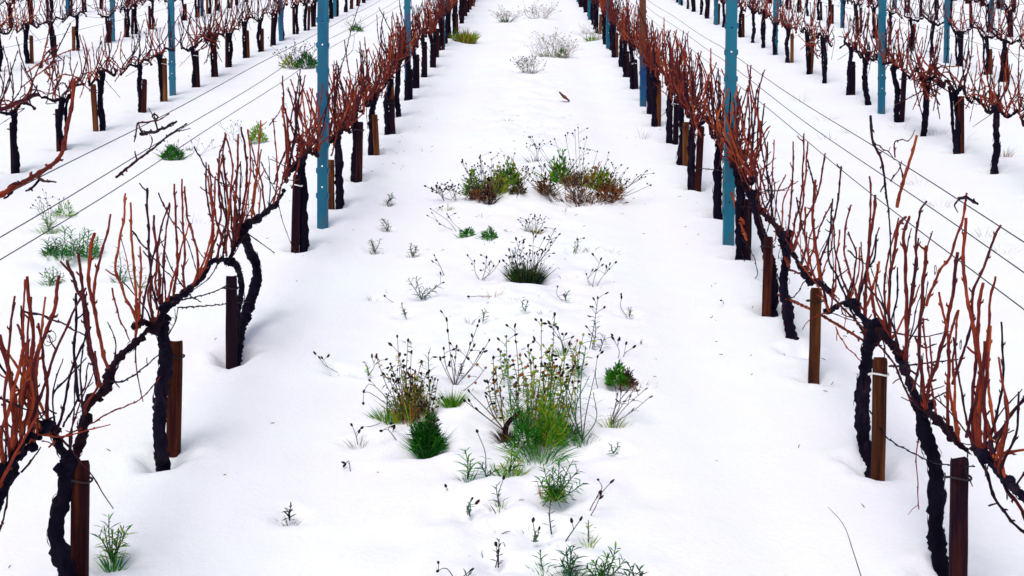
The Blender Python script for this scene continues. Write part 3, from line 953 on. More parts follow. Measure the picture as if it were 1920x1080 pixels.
for r, X in ROWX.items():
    count = 0
    shown = 0
    for i, Y in enumerate(VINES[r]):
        px, py = project((X, Y, S * Y))
        inframe = 0 < px < 1920 and py > 0
        key = f'{r}.{i}'
        grp = 'grapevines of the ' + ROWNAME[r]
        rng = random.Random(1000 * (ord(r[0]) + int(r[1]) * 7) + i)
        Xj = X + rng.uniform(-0.03, 0.03)
        if inframe: shown += 1
        if key in T:
            build_traced(key, X, HERO_LABEL[key], grp, rng)
            if key in STAKE_PX:
                top, bot, w = STAKE_PX[key]
                p = snow_point(*bot)
                tp = at_y(*top, p.y)
                nm = {'L1.1': 'reddish brown flat stake with black tie in the bottom left corner', 'L1.2': 'dark red stake beside the second trunk left of the aisle',
                      'L1.3': 'narrow brown stake beside the looped double trunk left of the aisle', 'R1.1': 'dark stake rising in the bottom right corner beside the tall curving trunk',
                      'R1.2': 'leaning ochre brown stake behind the second trunk right of the aisle', 'R1.3': 'free standing orange brown stake beside the slanting thin trunk right of aisle',
                      'R1.4': 'orange topped stake just in front of the near right blue post'}[key]
                st = place_stake((p.x, p.y, p.z), tp.z - p.z, nm, 'stakes of the ' + ROWNAME[r], rng, tilt=math.atan2(tp.x - p.x, tp.z - p.z), width=w, dark={'R1.1': 'stake_dark', 'L1.3': 'stake_dark', 'R1.2': 'stake_ochre', 'R1.3': 'stake_ochre'}.get(key))
                st.rotation_euler.x = 0; st.rotation_euler.z = rng.uniform(-0.15, 0.15)
            continue
        dist = Y
        if inframe:
            lab = f'bare grapevine, {ordinal(shown)} from the front in the {ROWNAME[r]}'
            slab = f'wooden stake at the {ordinal(shown)} vine from the front, {ROWNAME[r]}'
        else:
            lab = f'bare grapevine outside the picture edge, {ordinal(i + 1)} standing in the {ROWNAME[r]}'
            slab = f'wooden stake outside the picture edge, {ordinal(i + 1)} standing in the {ROWNAME[r]}'
        place_vine(rng.randrange(9) if r[1] == '1' else 9 + rng.randrange(8) if rng.random() < 0.85 else rng.randrange(9), Xj, Y, lab, grp, rng, dist < 17)
        WELLS.append((Xj, Y, 0.075, 0.06))
        if not (r in ('R2', 'R3', 'R4') and rng.random() < 0.35):
            sx = Xj + rng.uniform(0.03, 0.055) * (1 if r[0] == 'R' or rng.random() < 0.6 else -1)
            sy = Y + rng.uniform(-0.08, 0.05)
            place_stake((sx, sy, H(sx, sy)), rng.uniform(0.30, 0.46), slab, 'stakes of the ' + ROWNAME[r], rng, tie=dist < 17, dark='stake_ochre' if key == 'L1.5' else 'stake_dark' if rng.random() < 0.4 else None)
    pshown = 0
    for k, Y in enumerate(POSTY[r]):
        Xp = X - (0.012 if r[0] == 'L' else 0.01)
        o = bpy.data.objects.new('steel_post', POST)
        COL.objects.link(o)
        o.location = (Xp, Y, H(Xp, Y))
        rg = random.Random(k + ord(r[0]) * 9 + int(r[1]))
        o.rotation_euler = (rg.uniform(-0.012, 0.012), rg.uniform(-0.012, 0.012), rg.uniform(-0.12, 0.12))
        if r == 'R1' and k == 1:
            o.material_slots[0].link = 'OBJECT'; o.material_slots[0].material = M['post_rusty']
        tag(o, f'tall blue steel post, {ordinal(k + 1)} from the front in the {ROWNAME[r]}', 'post', 'blue steel vineyard posts')
        WELLS.append((Xp, Y, 0.085, 0.03))

# wires along the rows
def wire(r, h, name_h, y0, y1, sag=0.012, rad=0.0016):
    X = ROWX[r]
    mb = MB()
    pts = []
    y = y0
    ps = [p for p in POSTY[r]]
    rg = random.Random(int(h * 1000) + ord(r[0]) + int(r[1]))
    ph = rg.uniform(0, 6.28)
    while y <= y1:
        u = (y - (ps[0] if ps else 0)) / 5.55
        fr = u - math.floor(u)
        pts.append(Vector((X + 0.008 * math.sin(y * 0.8 + ph) - 0.045, y, S * y + h - sag * 4 * fr * (1 - fr) + 0.004 * math.sin(y * 2.1 + ph))))
        y += 0.3
    mb.tube(pts, rad, 5)
    o = mb.build('trellis_wire', M['wire'])
    tag(o, f'{name_h} trellis wire strung along the {ROWNAME[r]}', 'wire', 'trellis wires')
for h, nm in ((1.20, 'highest thin dark'), (1.115, 'middle thin dark'), (1.05, 'lowest thin dark')):
    wire('L1', h, nm, 2.0, 34)
for h, nm in ((1.14, 'highest thin dark'), (1.07, 'middle thin dark'), (0.99, 'lowest thin dark')):
    wire('R1', h, nm, 2.0, 34)
for r in ('L2', 'R2', 'L3', 'R3'):
    wire(r, 1.15, 'upper thin dark', 6, 36)
    wire(r, 0.95, 'lower thin dark', 6, 36)

# cut shoots caught on the wires and in the rows
def loose_cane(label, X, px_list, kind, rng, twigs=(), mat='cane', latend=0.0, scale=1.0):
    n = len(px_list)
    pts = [at_x(px, py, X + latend * i / max(n - 1, 1)) for i, (px, py) in enumerate(px_list)]
    o = empty('cut_cane', pts[0], label, 'cane', 'cut canes caught in the trellis')
    mb = MB(); r0, r1 = CANE_R[kind]
    add_cane(mb, pts, r0 * scale, r1 * scale, rng, 7)
    mb.build('shoot', M[mat], o, pts[0])
    for tw in twigs:
        q = [at_x(px, py, X + rng.uniform(-0.01, 0.01)) for px, py in tw]
        mb = MB(); add_cane(mb, q, r1 * 0.8 * scale, r1 * 0.45 * scale, rng, 5)
        mb.build('side_twig', M['cane_dark'], o, pts[0])
    return o
rngC = random.Random(77)
XL = ROWX['L1']; XR = ROWX['R1']
loose_cane('thick reddish cut cane hanging bent on the left wires at the picture edge', XL - 0.05,
           [(-30, 385), (20, 355), (68, 328), (112, 294), (127, 235), (137, 180), (139, 148)], 'a', rngC,
           [[(68, 330), (85, 340), (105, 341)], [(25, 355), (15, 368), (8, 372)], [(75, 335), (60, 352), (48, 358)], [(40, 345), (25, 345), (15, 352)]], scale=1.15)
loose_cane('reddish cane stub poking in at the left picture edge below the upper rows', XL - 0.05, [(-20, 212), (20, 198), (50, 185), (70, 178)], 'a', rngC, [[(50, 186), (66, 172), (68, 160)]])
loose_cane('dark forked twig dangling from the left wires, right of the bent reddish cane', XL - 0.05,
           [(218, 332), (255, 302), (285, 280), (315, 255), (350, 232)], 'c', rngC, [[(280, 283), (286, 262), (278, 248)], [(330, 246), (345, 244), (358, 240)]], mat='cane_dark', scale=1.5)
loose_cane('short thick dark cut stub lying across the upper left wire', XL - 0.05, [(264, 251), (290, 247), (312, 238), (331, 227)], 'a', rngC,
           [[(257, 232), (254, 250), (252, 266)], [(258, 231), (280, 228), (300, 224), (318, 212)], [(296, 245), (291, 230), (288, 212)], [(290, 214), (296, 218), (292, 224), (286, 219), (290, 211)], [(268, 250), (262, 240), (260, 228)]], mat='cane_dark', scale=0.95)
loose_cane('dark forked dead cane caught upright in the right wires', XR - 0.05,
           [(1632, 217), (1637, 265), (1653, 300), (1660, 350), (1664, 380)], 'b', rngC,
           [[(1637, 267), (1665, 285), (1678, 300)], [(1678, 295), (1679, 265), (1705, 262), (1716, 245)], [(1670, 340), (1684, 320), (1690, 302)]], mat='cane_dark')
loose_cane('reddish dead cane leaning against the right wires beside a dark forked one', XR - 0.05,
           [(1682, 388), (1692, 345), (1705, 305), (1719, 255)], 'a', rngC, [[(1694, 340), (1690, 320), (1686, 305)]], scale=0.9)
loose_cane('twisted dark stub tied to the upper right wire', XR - 0.045,
           [(1798, 372), (1812, 370), (1822, 378), (1834, 382)], 'b', rngC, [[(1800, 372), (1790, 385), (1796, 398)]], mat='cane_dark')
loose_cane('thin dark twig hooked over the upper left wire near the big blue post', XL - 0.05, [(505, 235), (515, 222), (524, 210), (529, 196)], 'c', rngC,
           [[(528, 200), (534, 194), (540, 203)]], mat='cane_dark')
loose_cane('long thin dark shoot rising behind the left blue post', XL - 0.03, [(628, 150), (645, 110), (655, 70), (668, 25), (680, -10)], 'c', rngC, [[(640, 112), (660, 95), (665, 62)]], mat='cane_dark', scale=1.3)
# sprawling unpruned shoots in the second rows
def sprawl(r, label, px, py, n, rng, spread=0.55):
    X = ROWX[r]
    c = at_x(px, py, X)
    o = empty('cane_tangle', c, label, 'canes', 'tangles of fallen canes')
    for k in range(n):
        a = rng.uniform(0, 6.28); ln = rng.uniform(0.25, spread)
        dv = Vector((rng.uniform(-0.35, 0.35), math.cos(a), 0.5 * math.sin(a) + S * math.cos(a)))
        p0 = c + rnd_vec(rng, 0.10)
        pts = [p0 - dv * ln * 0.4, p0 + rnd_vec(rng, 0.04), p0 + dv * ln + Vector((0, 0, rng.uniform(-0.1, 0.05)))]
        mb = MB(); add_cane(mb, pts, 0.0062, 0.0040, rng, 5, step=0.02)
        mb.build('cane', M['cane' if rng.random() < 0.8 else 'cane_dark'], o, c)
sprawl('L2', 'sprawling heap of red canes right of the blue post, second row left of aisle', 392, 70, 22, rngC, 0.75)
sprawl('L2', 'loose red canes crossing over a trunk at the left picture edge, second row', 92, 125, 14, rngC, 0.7)
sprawl('R2', 'dense heap of red canes right of the blue post, second row right of aisle', 1740, 148, 26, rngC, 0.8)
sprawl('R2', 'tangle of rusty canes left of the blue post, second row right of aisle', 1530, 78, 14, rngC, 0.6)

# ------------------------------------------------------------------ weeds in the snow
def px_m(p):
    """metres per photo pixel at a point"""
    q = CM.inverted() @ Vector(p)
    return -q.z / F

class Plant:
    def __init__(self, px, py, name, label, cat='plant', seed=0, group=None, well=(0.05, 0.03)):
        self.p = snow_point(px, py); self.px, self.py = px, py
        self.rng = random.Random(seed + int(px * 7 + py * 13))
        self.o = empty(name, self.p, label, cat, group or 'weeds poking through the snow')
        self.m = px_m(self.p)
        if well: WELLS.append((self.p.x, self.p.y, well[0], well[1]))
    def W(self, px, py, dy=0.0):
        return at_y(px, py, self.p.y + dy)

    def tuft(self, mats, n, w_px, h_px, dx=0, dy=0, lw=0.003, lean=0.8, name='foliage', depth=0.7, below=0.05, curl=0.25):
        """blades from a patch of ground w_px wide up to about h_px"""
        rng = self.rng
        w = w_px * self.m; h = h_px * self.m
        c = snow_point(self.px + dx, self.py + dy)
        bins = {}
        for k in range(n):
            a = rng.uniform(0, 6.28); rr = math.sqrt(rng.random())
            off = Vector((math.cos(a) * rr * w * 0.33, math.sin(a) * rr * w * 0.33 * depth, 0))
            out = Vector((off.x, off.y, 0)) / max(w * 0.33, 1e-4)
            ln = h * rng.choice((rng.uniform(0.25, 0.7), rng.uniform(0.5, 1.0))) * (1 - 0.3 * rr)
            d = (Vector((out.x * lean + rng.gauss(0, 0.32), out.y * lean + rng.gauss(0, 0.32), 1))).normalized()
            p0 = c + off + Vector((0, 0, -below))
            ln += below
            p2 = p0 + d * ln + Vector((out.x, out.y, 0)) * ln * curl
            p1 = p0 + d * ln * 0.55
            bins.setdefault(rng.choice(mats), MB()).blade(p0, p1, p2, lw * rng.uniform(0.7, 1.3), Vector((out.x, out.y, 0.4)) + rnd_vec(rng, 0.5))
        for mt, mb in bins.items():
            mb.build(name, M[mt], self.o, self.p, kind='stuff')
        return self

    def mound(self, mats, n, w_px, h_px, dx=0, dy=0, lw=0.0025, ll_px=14, name='foliage', depth=0.8):
        """a rounded cushion of short fine leaves"""
        rng = self.rng
        a_, c_ = w_px * self.m / 2, h_px * self.m
        c = snow_point(self.px + dx, self.py + dy)
        bins = {}
        for k in range(n):
            v = Vector((rng.gauss(0, 1), rng.gauss(0, 1), abs(rng.gauss(0, 1)))).normalized()
            rr = rng.uniform(0.45, 1.0) * (1 + 0.22 * math.sin(v.x * 5 + self.p.x * 9) * math.cos(v.z * 4))
            p0 = c + Vector((v.x * a_ * rr, v.y * a_ * depth * rr, v.z * c_ * rr - 0.01))
            ln = ll_px * self.m * rng.uniform(0.5, 1.2)
            d = (v + rnd_vec(rng, 0.6) + Vector((0, 0, 0.5))).normalized()
            bins.setdefault(rng.choice(mats), MB()).blade(p0, p0 + d * ln * 0.5, p0 + d * ln + Vector((0, 0, -ln * 0.15)), lw * rng.uniform(0.7, 1.4), rnd_vec(rng))
        for mt, mb in bins.items():
            mb.build(name, M[mt], self.o, self.p, kind='stuff')
        return self

    def stalk(self, tip, base=None, via=None, heads=3, mat='grey_stem', r=0.0014, hl=0.017, hr=0.0046, headmat='head', spread=18, leaves=0, leafmats=()):
        """a thin dead flower stalk, its seed heads a child"""
        rng = self.rng
        b = self.p.copy() if base is None else snow_point(*base) + Vector((0, 0, -0.008))
        gy = b.y - self.p.y
        if base is None: b += Vector((rng.uniform(-6, 6) * self.m, rng.uniform(-6, 6) * self.m, -0.01))
        t = self.W(tip[0], tip[1], gy + rng.uniform(-0.05, 0.05))
        mids = [self.W(*via, gy)] if via else [b.lerp(t, 0.5) + Vector((rng.uniform(-8, 8) * self.m, rng.uniform(-0.02, 0.02), 0))]
        mb = MB()
        pts = resample([b] + mids + [t], 0.02)
        mb.tube(pts, [r * (1.25 - 0.5 * i / len(pts)) for i in range(len(pts))], 4)
        hd = MB()
        tips = [(t, (t - pts[-2]).normalized())]
        for k in range(heads - 1):
            i = rng.randrange(int(len(pts) * 0.45), len(pts))
            q = pts[i]
            d = (Vector((rng.gauss(0, 0.8), rng.gauss(0, 0.5), rng.uniform(0.2, 1.0)))).normalized()
            e = q + d * rng.uniform(0.5, 1.2) * spread * self.m
            mb.tube([q, q.lerp(e, 0.5) + Vector((0, 0, 0.003)), e], r * 0.7, 4)
            tips.append((e, d))
        for e, d in tips:
            d = (d + rnd_vec(rng, 0.35)).normalized()
            hd.blob(e - d * hl * 0.2, d, hl * rng.uniform(0.75, 1.25), hr * rng.uniform(0.8, 1.2), 6, rng)
        for k in range(leaves):
            i = rng.randrange(0, max(1, int(len(pts) * 0.7)))
            d = Vector((rng.gauss(0, 1), rng.gauss(0, 0.7), rng.uniform(0.1, 0.8))).normalized()
            ln = rng.uniform(10, 22) * self.m
            mb.blade(pts[i], pts[i] + d * ln * 0.5, pts[i] + d * ln + Vector((0, 0, -ln * 0.25)), 0.0024, rnd_vec(rng))
        bins = {}
        for k in range(len(leafmats) * 7):               # shrivelled leaves and florets along the stalk
            q = pts[rng.randrange(int(len(pts) * 0.2), len(pts))]
            d = Vector((rng.gauss(0, 1), rng.gauss(0, 0.8), rng.gauss(0.3, 0.7))).normalized()
            ln = rng.uniform(5, 12) * self.m
            bins.setdefault(rng.choice(leafmats), MB()).blade(q, q + d * ln * 0.5, q + d * ln + Vector((0, 0, -ln * 0.2)), rng.uniform(0.004, 0.008), rnd_vec(rng))
        so = mb.build('flower_stalk', M[mat], self.o, self.p)
        for mt, b2 in bins.items(): b2.build('dry_leaves', M[mt], so, self.p, kind='stuff')
        if heads > 0: hd.build('seed_head', M[headmat], so, self.p, kind='stuff')
        return self

    def sprig(self, tip, base=None, via=None, n=18, ll=17, lw=0.0054, mats=('green',), stem='green_stem', r=0.0019, up=0.35):
        """a stem set with narrow leaves"""
        rng = self.rng
        b = (self.p if base is None else snow_point(*base)) + Vector((0, 0, -0.01))
        gy = b.y - self.p.y
        t = self.W(tip[0], tip[1], gy + rng.uniform(-0.03, 0.03))
        mids = [self.W(*via, gy)] if via else [b.lerp(t, 0.5) + Vector((rng.uniform(-4, 4) * self.m, rng.uniform(-0.01, 0.01), 0))]
        pts = resample([b] + mids + [t], 0.01)
        mb = MB(); mb.tube(pts, [r * (1.3 - 0.7 * i / len(pts)) for i in range(len(pts))], 5)
        so = mb.build('stem', M[stem], self.o, self.p)
        bins = {}
        ga = rng.uniform(0, 6.28)
        for k in range(n):
            f = 0.12 + 0.88 * (k + rng.random() * 0.6) / n
            i = min(int(f * (len(pts) - 1)), len(pts) - 1)
            d = (pts[min(i + 1, len(pts) - 1)] - pts[max(i - 1, 0)]).normalized()
            ga += 2.4
            q = Matrix.Rotation(ga, 3, d) @ d.orthogonal().normalized()
            ln = 1.35 * ll * self.m * rng.uniform(0.6, 1.25) * (1.0 - 0.35 * f)
            dv = (q + d * up * (0.6 + f)).normalized()
            bins.setdefault(rng.choice(mats), MB()).blade(pts[i], pts[i] + dv * ln * 0.5 + Vector((0, 0, ln * 0.05)), pts[i] + dv * ln, lw * rng.uniform(0.8, 1.2), d + rnd_vec(rng, 0.2))
        for mt, mb in bins.items():
            mb.build('leaves', M[mt], so, self.p, kind='stuff')
        return self

    def twigs(self, n, w_px, h_px, mat='brown', heads=True, r=0.0012, dx=0, hmat='head', hl=0.013, hr=0.0042, lean=1.0):
        """a bush of fine branching dead stems"""
        for k in range(n):
            rng = self.rng
            fx = rng.uniform(-0.5, 0.5)
            bx = self.p + Vector((fx * w_px * 0.6 * self.m + dx * self.m, rng.uniform(-0.25, 0.25) * w_px * 0.5 * self.m, -0.012))
            t = bx + Vector(((fx * w_px * 0.45 * lean + rng.gauss(0, 0.09) * w_px) * self.m, rng.gauss(0, 0.12) * w_px * self.m, rng.uniform(0.45, 1.0) * h_px * self.m * (1 - abs(fx) * 0.5)))
            pts = resample([bx, bx.lerp(t, 0.5) + rnd_vec(rng, 5 * self.m), t], 0.02)
            mb = MB(); hd = MB()
            mb.tube(pts, [r * (1.3 - 0.6 * i / len(pts)) for i in range(len(pts))], 4)
            ends = [(t, (t - bx).normalized())]
            for j in range(rng.choice((2, 3, 4))):
                i = rng.randrange(len(pts) // 3, len(pts))
                d = Vector((rng.gauss(0, 0.8), rng.gauss(0, 0.8), rng.uniform(0.2, 1))).normalized()
                e = pts[i] + d * rng.uniform(8, 24) * self.m
                mb.tube([pts[i], e], r * 0.7, 4); ends.append((e, d))
            so = mb.build('twig', M[mat], self.o, self.p)
            if heads:
                for e, d in ends: hd.blob(e, d, hl * rng.uniform(0.7, 1.2), hr * rng.uniform(0.7, 1.2), 5, rng)
                hd.build('seed_head', M[hmat], so, self.p, kind='stuff')
        return self

# --- the big clump in the middle of the aisle
p = Plant(800, 838, 'grass_cushion', 'round dark green cushion of fine leaves in a snow hollow, front left of clump', well=(0.09, 0.06))
p.mound(['dark_green', 'dark_green', 'green'], 1500, 58, 62, ll_px=15, lw=0.0036).mound(['dark_sprig', 'dark_green'], 500, 50, 40, ll_px=14, lw=0.004).tuft(['green', 'dark_green'], 160, 40, 74, lw=0.003, lean=0.4)
p.twigs(10, 60, 100, mat='olive')
p = Plant(765, 782, 'flowering_weed', 'yellow and orange weed with bent seed stalks, left end of big clump', well=(0.09, 0.03))
for dx_, dy_, w_, h_, n_, mt_ in ((-6, -4, 40, 44, 170, ('yellow_green', 'orange', 'green')), (16, -16, 34, 62, 170, ('yellow_green', 'olive', 'orange')), (6, -30, 40, 50, 120, ('orange', 'yellow_green')), (-22, -10, 26, 26, 90, ('olive', 'green')), (26, -4, 26, 30, 80, ('brown', 'olive'))):
    p.mound(list(mt_), n_, w_, h_, dx=dx_, dy=dy_, ll_px=14, lw=0.0045)
p.tuft(['yellow_green', 'orange'], 40, 56, 90, dx=6, lean=0.5, lw=0.0036)
for tip in ((745, 632), (706, 671), (720, 702), (749, 667), (771, 662), (790, 680), (735, 690), (765, 640), (757, 690), (778, 700), (800, 700)):
    p.stalk(tip, heads=3, leafmats=('olive', 'yellow_green', 'orange') if p.rng.random() < 0.7 else ())
p.stalk((683, 732), via=(700, 722), heads=2).stalk((681, 755), via=(690, 735), heads=1)
p.twigs(20, 80, 110, mat='olive', dx=12).sprig((803, 660), base=(805, 735), n=26, ll=22, mats=('blue_green', 'yellow_green'), lw=0.004)
p.sprig((772, 700), base=(770, 760), n=22, ll=18, mats=('yellow_green', 'orange'), lw=0.004).sprig((790, 715), base=(782, 770), n=22, ll=18, mats=('yellow_green', 'olive'), lw=0.004)
p = Plant(728, 778, 'grass_tuft', 'small bright green tuft at the far left of the big clump')
p.tuft(['green', 'yellow_green'], 130, 44, 34, lw=0.003).sprig((729, 735), n=14, ll=18)
p = Plant(848, 752, 'flowering_weed', 'bright yellow green tuft with tall forked seed stalks, behind the big clump')
p.tuft(['yellow_green', 'green'], 110, 32, 46, lw=0.003, lean=0.5).tuft(['green'], 50, 24, 28)
for tip in ((838, 602), (895, 612), (832, 655), (856, 652), (917, 639), (905, 655), (826, 675), (888, 650)):
    p.stalk(tip, base=(853, 722), heads=3)
p.stalk((910, 690), base=(862, 735), heads=4, headmat='orange', hl=0.012, hr=0.006)
p = Plant(1008, 842, 'flowering_weed', 'large bright green weed with a cloud of dry orange flower heads, mid aisle', well=(0.15, 0.05))
p.mound(['green', 'green', 'dark_green'], 420, 60, 60, dx=-22, dy=-6, ll_px=17, lw=0.0036).mound(['green', 'yellow_green', 'green'], 520, 62, 72, dx=26, dy=-10, ll_px=18, lw=0.0036)
p.mound(['green', 'yellow_green'], 240, 40, 112, dx=14, dy=-16, ll_px=18, lw=0.0034).mound(['dark_green', 'green'], 200, 36, 36, dx=58, dy=-22, ll_px=16, lw=0.0036)
p.tuft(['green', 'yellow_green', 'green'], 40, 90, 90, lw=0.003, lean=0.8, curl=0.5).tuft(['orange', 'yellow_green'], 34, 50, 130, dx=18, dy=-20, lean=0.4, lw=0.004)
p.mound(['yellow_green', 'green'], 160, 60, 44, dx=-40, dy=-52, ll_px=14, lw=0.004).mound(['yellow_green', 'orange', 'green'], 200, 90, 40, dx=24, dy=-62, ll_px=14, lw=0.004)
p.tuft(['blue_green', 'green'], 60, 120, 44, lw=0.0034, lean=1.1, curl=0.6).tuft(['brown', 'dark_sprig'], 60, 44, 40, dx=-44, dy=-14, lw=0.004)
rngQ = random.Random(8)
for k in range(22):
    bx_ = rngQ.uniform(955, 1062); tx_ = bx_ + (bx_ - 1005) * 0.5 + rngQ.gauss(0, 14)
    p.sprig((tx_, rngQ.uniform(700, 790)), base=(bx_, rngQ.uniform(805, 836)), n=22, ll=17, lw=0.0034, mats=rngQ.choice((('green', 'yellow_green'), ('green',), ('blue_green', 'green'), ('yellow_green', 'orange'))))
rngP = random.Random(4)
for tip in ((965, 613), (949, 632), (1015, 602), (1040, 591), (925, 672), (990, 650), (1035, 668), (1060, 660), (915, 718), (1075, 690), (1052, 705)):
    p.stalk(tip, base=(990 + (tip[0] - 990) * 0.7 + rngP.uniform(-8, 8), 800 - abs(tip[0] - 990) * 0.2), heads=4, mat=rngP.choice(('green_stem', 'green_stem', 'olive')), leaves=8, leafmats=rngP.choice((('green', 'yellow_green'), ('orange', 'yellow_green'))))
for tip in ((962, 677), (975, 668), (1000, 672), (1028, 730), (985, 712), (1018, 700), (945, 668), (1040, 690), (930, 690), (968, 720), (1010, 745), (1055, 735)):
    p.stalk(tip, base=(992 + (tip[0] - 990) * 0.75, tip[1] + 75), heads=4, headmat=rngP.choice(('orange', 'yellow_green', 'brown')), hl=0.014, hr=0.007, mat='green_stem', spread=14, leaves=8, leafmats=('orange', 'yellow_green', 'green'))
for tip in ((1045, 690), (1030, 705), (1060, 720), (1012, 715), (990, 735), (970, 745), (1040, 740), (955, 735), (1068, 745), (1022, 680)):
    p.sprig(tip, base=(1000 + (tip[0] - 1005) * 0.55, 800), n=24, ll=20, lw=0.0036, mats=rngP.choice((('green', 'yellow_green'), ('blue_green', 'green'), ('yellow_green', 'orange'))))
for tip in ((880, 735), (872, 752), (895, 768), (912, 745), (938, 730)):
    p.stalk(tip, base=(948, 806), heads=2, mat='brown', r=0.0018)
for k in range(16):
    bx_ = rngQ.uniform(900, 1085)
    ty_ = rngQ.uniform(640, 720)
    p.stalk((bx_ + rngQ.gauss(0, 10), ty_), base=(bx_, ty_ + rngQ.uniform(40, 75)), heads=4, headmat=rngQ.choice(('orange', 'yellow_green', 'head', 'brown')), hl=0.013, hr=0.0055, mat=rngQ.choice(('green', 'green_stem', 'yellow_green')), leaves=7, leafmats=rngQ.choice((('yellow_green', 'orange'), ('green', 'yellow_green'))))
p = Plant(950, 812, 'weed_stump', 'dark brown woody stump with thin stems at left of the large green weed', well=(0.055, 0.05))
p.tuft(['brown', 'dark_sprig'], 60, 34, 26, lw=0.004)
_mb = MB(); add_wood(_mb, [p.p + Vector((-0.01, 0, -0.03)), p.p + Vector((0, 0, 0.03)), p.p + Vector((0.05, 0.01, 0.075))], 0.012, 0.008, p.rng, 8)
_mb.build('woody_base', M['spur'], p.o, p.p)
p = Plant(1092, 822, 'curly_weed', 'curling blue green stems at the right end of the big clump')
for tip, via in (((1105, 705), (1078, 770)), ((1072, 690), (1062, 760)), ((1112, 735), (1118, 785)), ((1095, 660), (1088, 740)), ((1060, 720), (1075, 780)), ((1118, 690), (1100, 770)), ((1083, 742), (1080, 790))):
    p.sprig(tip, via=via, n=12, ll=20, lw=0.0028, mats=('blue_green', 'blue_green', 'olive'), up=0.2)
p.tuft(['blue_green', 'green'], 40, 54, 30, lw=0.003)
p = Plant(1086, 700, 'flowering_weed', 'tall thin green sprigs with yellow tops behind the right of big clump')
for tip in ((1064, 640), (1080, 655), (1098, 648), (1072, 668)):
    p.sprig(tip, n=16, ll=14, mats=('blue_green', 'yellow_green'))
p.stalk((1090, 645), heads=4, headmat='yellow_green', hl=0.014, hr=0.006)
p = Plant(1156, 718, 'grass_cushion', 'green mossy cushion with a dark side, right of the big clump', well=(0.07, 0.05))
p.mound(['green', 'green', 'dark_green'], 900, 44, 40, ll_px=9, lw=0.005).mound(['brown', 'dark_sprig'], 300, 30, 28, dx=20, ll_px=9, lw=0.005)
p = Plant(1198, 722, 'dry_weed', 'dry orange flower heads lying beside the green mossy cushion', well=None)
p.tuft(['orange', 'straw', 'brown'], 70, 52, 18, lw=0.003, lean=1.2)
p = Plant(1148, 792, 'flowering_weed', 'slanting bundle of bare stalks with straw tops below the mossy cushion')
p.tuft(['yellow_green', 'blue_green'], 50, 34, 30, lw=0.003, lean=0.7)
for tip in ((1195, 722), (1210, 730), (1180, 728), (1218, 745), (1165, 735), (1158, 740)):
    p.stalk(tip, heads=3, headmat='brown', hr=0.003, leaves=2)
p = Plant(1056, 655, 'flowering_weed', 'small green tuft with dark seed heads behind the big clump')
p.tuft(['blue_green', 'green'], 40, 22, 26, lean=0.4)
for tip in ((1034, 614), (1060, 628), (1046, 618)): p.stalk(tip, heads=3)
p = Plant(1110, 650, 'flowering_weed', 'tall dark stalk with seed heads standing highest behind the clump right')
p.stalk((1121, 560), via=(1114, 610), heads=7, mat='green_stem', r=0.0016, leaves=6).stalk((1101, 614), heads=2).sprig((1116, 600), n=18, ll=14, mats=('dark_sprig', 'blue_green'))
p.sprig((1135, 628), base=(1122, 660), n=14, ll=16, mats=('dark_sprig',))
p = Plant(1165, 672, 'dead_stalk', 'forked pale stalk with dark buds above the mossy cushion', well=None)
p.stalk((1187, 652), heads=2).stalk((1150, 636), heads=4).stalk((1120, 670), base=(1122, 730), heads=2)

# --- in front of the clump
p = Plant(1040, 935, 'leafy_weed', 'bushy leafy green weed in front of the big clump', well=(0.08, 0.045))
for tip in ((1018, 870), (1035, 880), (1050, 858), (1075, 862), (1085, 880), (1062, 900), (1095, 905), (1025, 900), (1010, 895)):
    p.sprig(tip, n=20, ll=22, mats=('green', 'blue_green', 'green'))
p.mound(['green', 'yellow_green'], 160, 40, 30, ll_px=14, lw=0.004).tuft(['orange', 'yellow_green'], 18, 14, 40, dx=-22, dy=-12)
p = Plant(876, 893, 'leafy_weed', 'upright spiky green sprig in front of the clump at left')
p.sprig((872, 842), n=22, ll=24).sprig((882, 862), n=12, ll=18).tuft(['green'], 30, 26, 26)
p = Plant(912, 888, 'leafy_weed', 'thin bending stalk over a low blue green sprig')
p.stalk((895, 810), via=(910, 850), heads=1, mat='green_stem', r=0.0014, leaves=4).sprig((900, 868), n=12, ll=18, mats=('blue_green',)).sprig((930, 880), n=10, ll=18, mats=('blue_green', 'green'))
p = Plant(955, 880, 'leafy_weed', 'green sprig growing right below the large green weed', well=(0.06, 0.03))
for tip in ((960, 842), (972, 850), (940, 872), (978, 866)): p.sprig(tip, n=16, ll=20, mats=('green', 'yellow_green'))
p.tuft(['green', 'yellow_green'], 60, 60, 24, lw=0.0035)
p = Plant(938, 944, 'leafy_weed', 'small dark star shaped sprig with one seed stalk')
p.stalk((944, 898), heads=1).sprig((930, 908), n=10, ll=20, mats=('blue_green',)).tuft(['blue_green', 'olive', 'yellow_green'], 34, 34, 24, lean=1.2)
p = Plant(930, 990, 'dry_grass', 'pale dry grass wisps in front of the clump', 'grass', well=None)
p.tuft(['straw'], 40, 40, 24, lw=0.002, lean=1.0)
p = Plant(934, 1058, 'dead_sprig', 'small blackish sprig near the bottom edge, left of the leafy ones')
p.sprig((936, 1010), n=12, ll=13, mats=('dark_sprig',), stem='brown').stalk((930, 1022), heads=2)
p = Plant(1048, 1022, 'dead_stalk', 'bent dark stalk with oblong heads in front of the leafy weed', well=None)
p.stalk((1088, 975), heads=2, r=0.0016, mat='dark_sprig').stalk((1055, 985), base=(1087, 974), heads=2, mat='dark_sprig').tuft(['blue_green'], 20, 30, 18)
p = Plant(1098, 960, 'dead_stalk', 'two leaning seed stalks with dark heads right of the leafy weed', well=None)
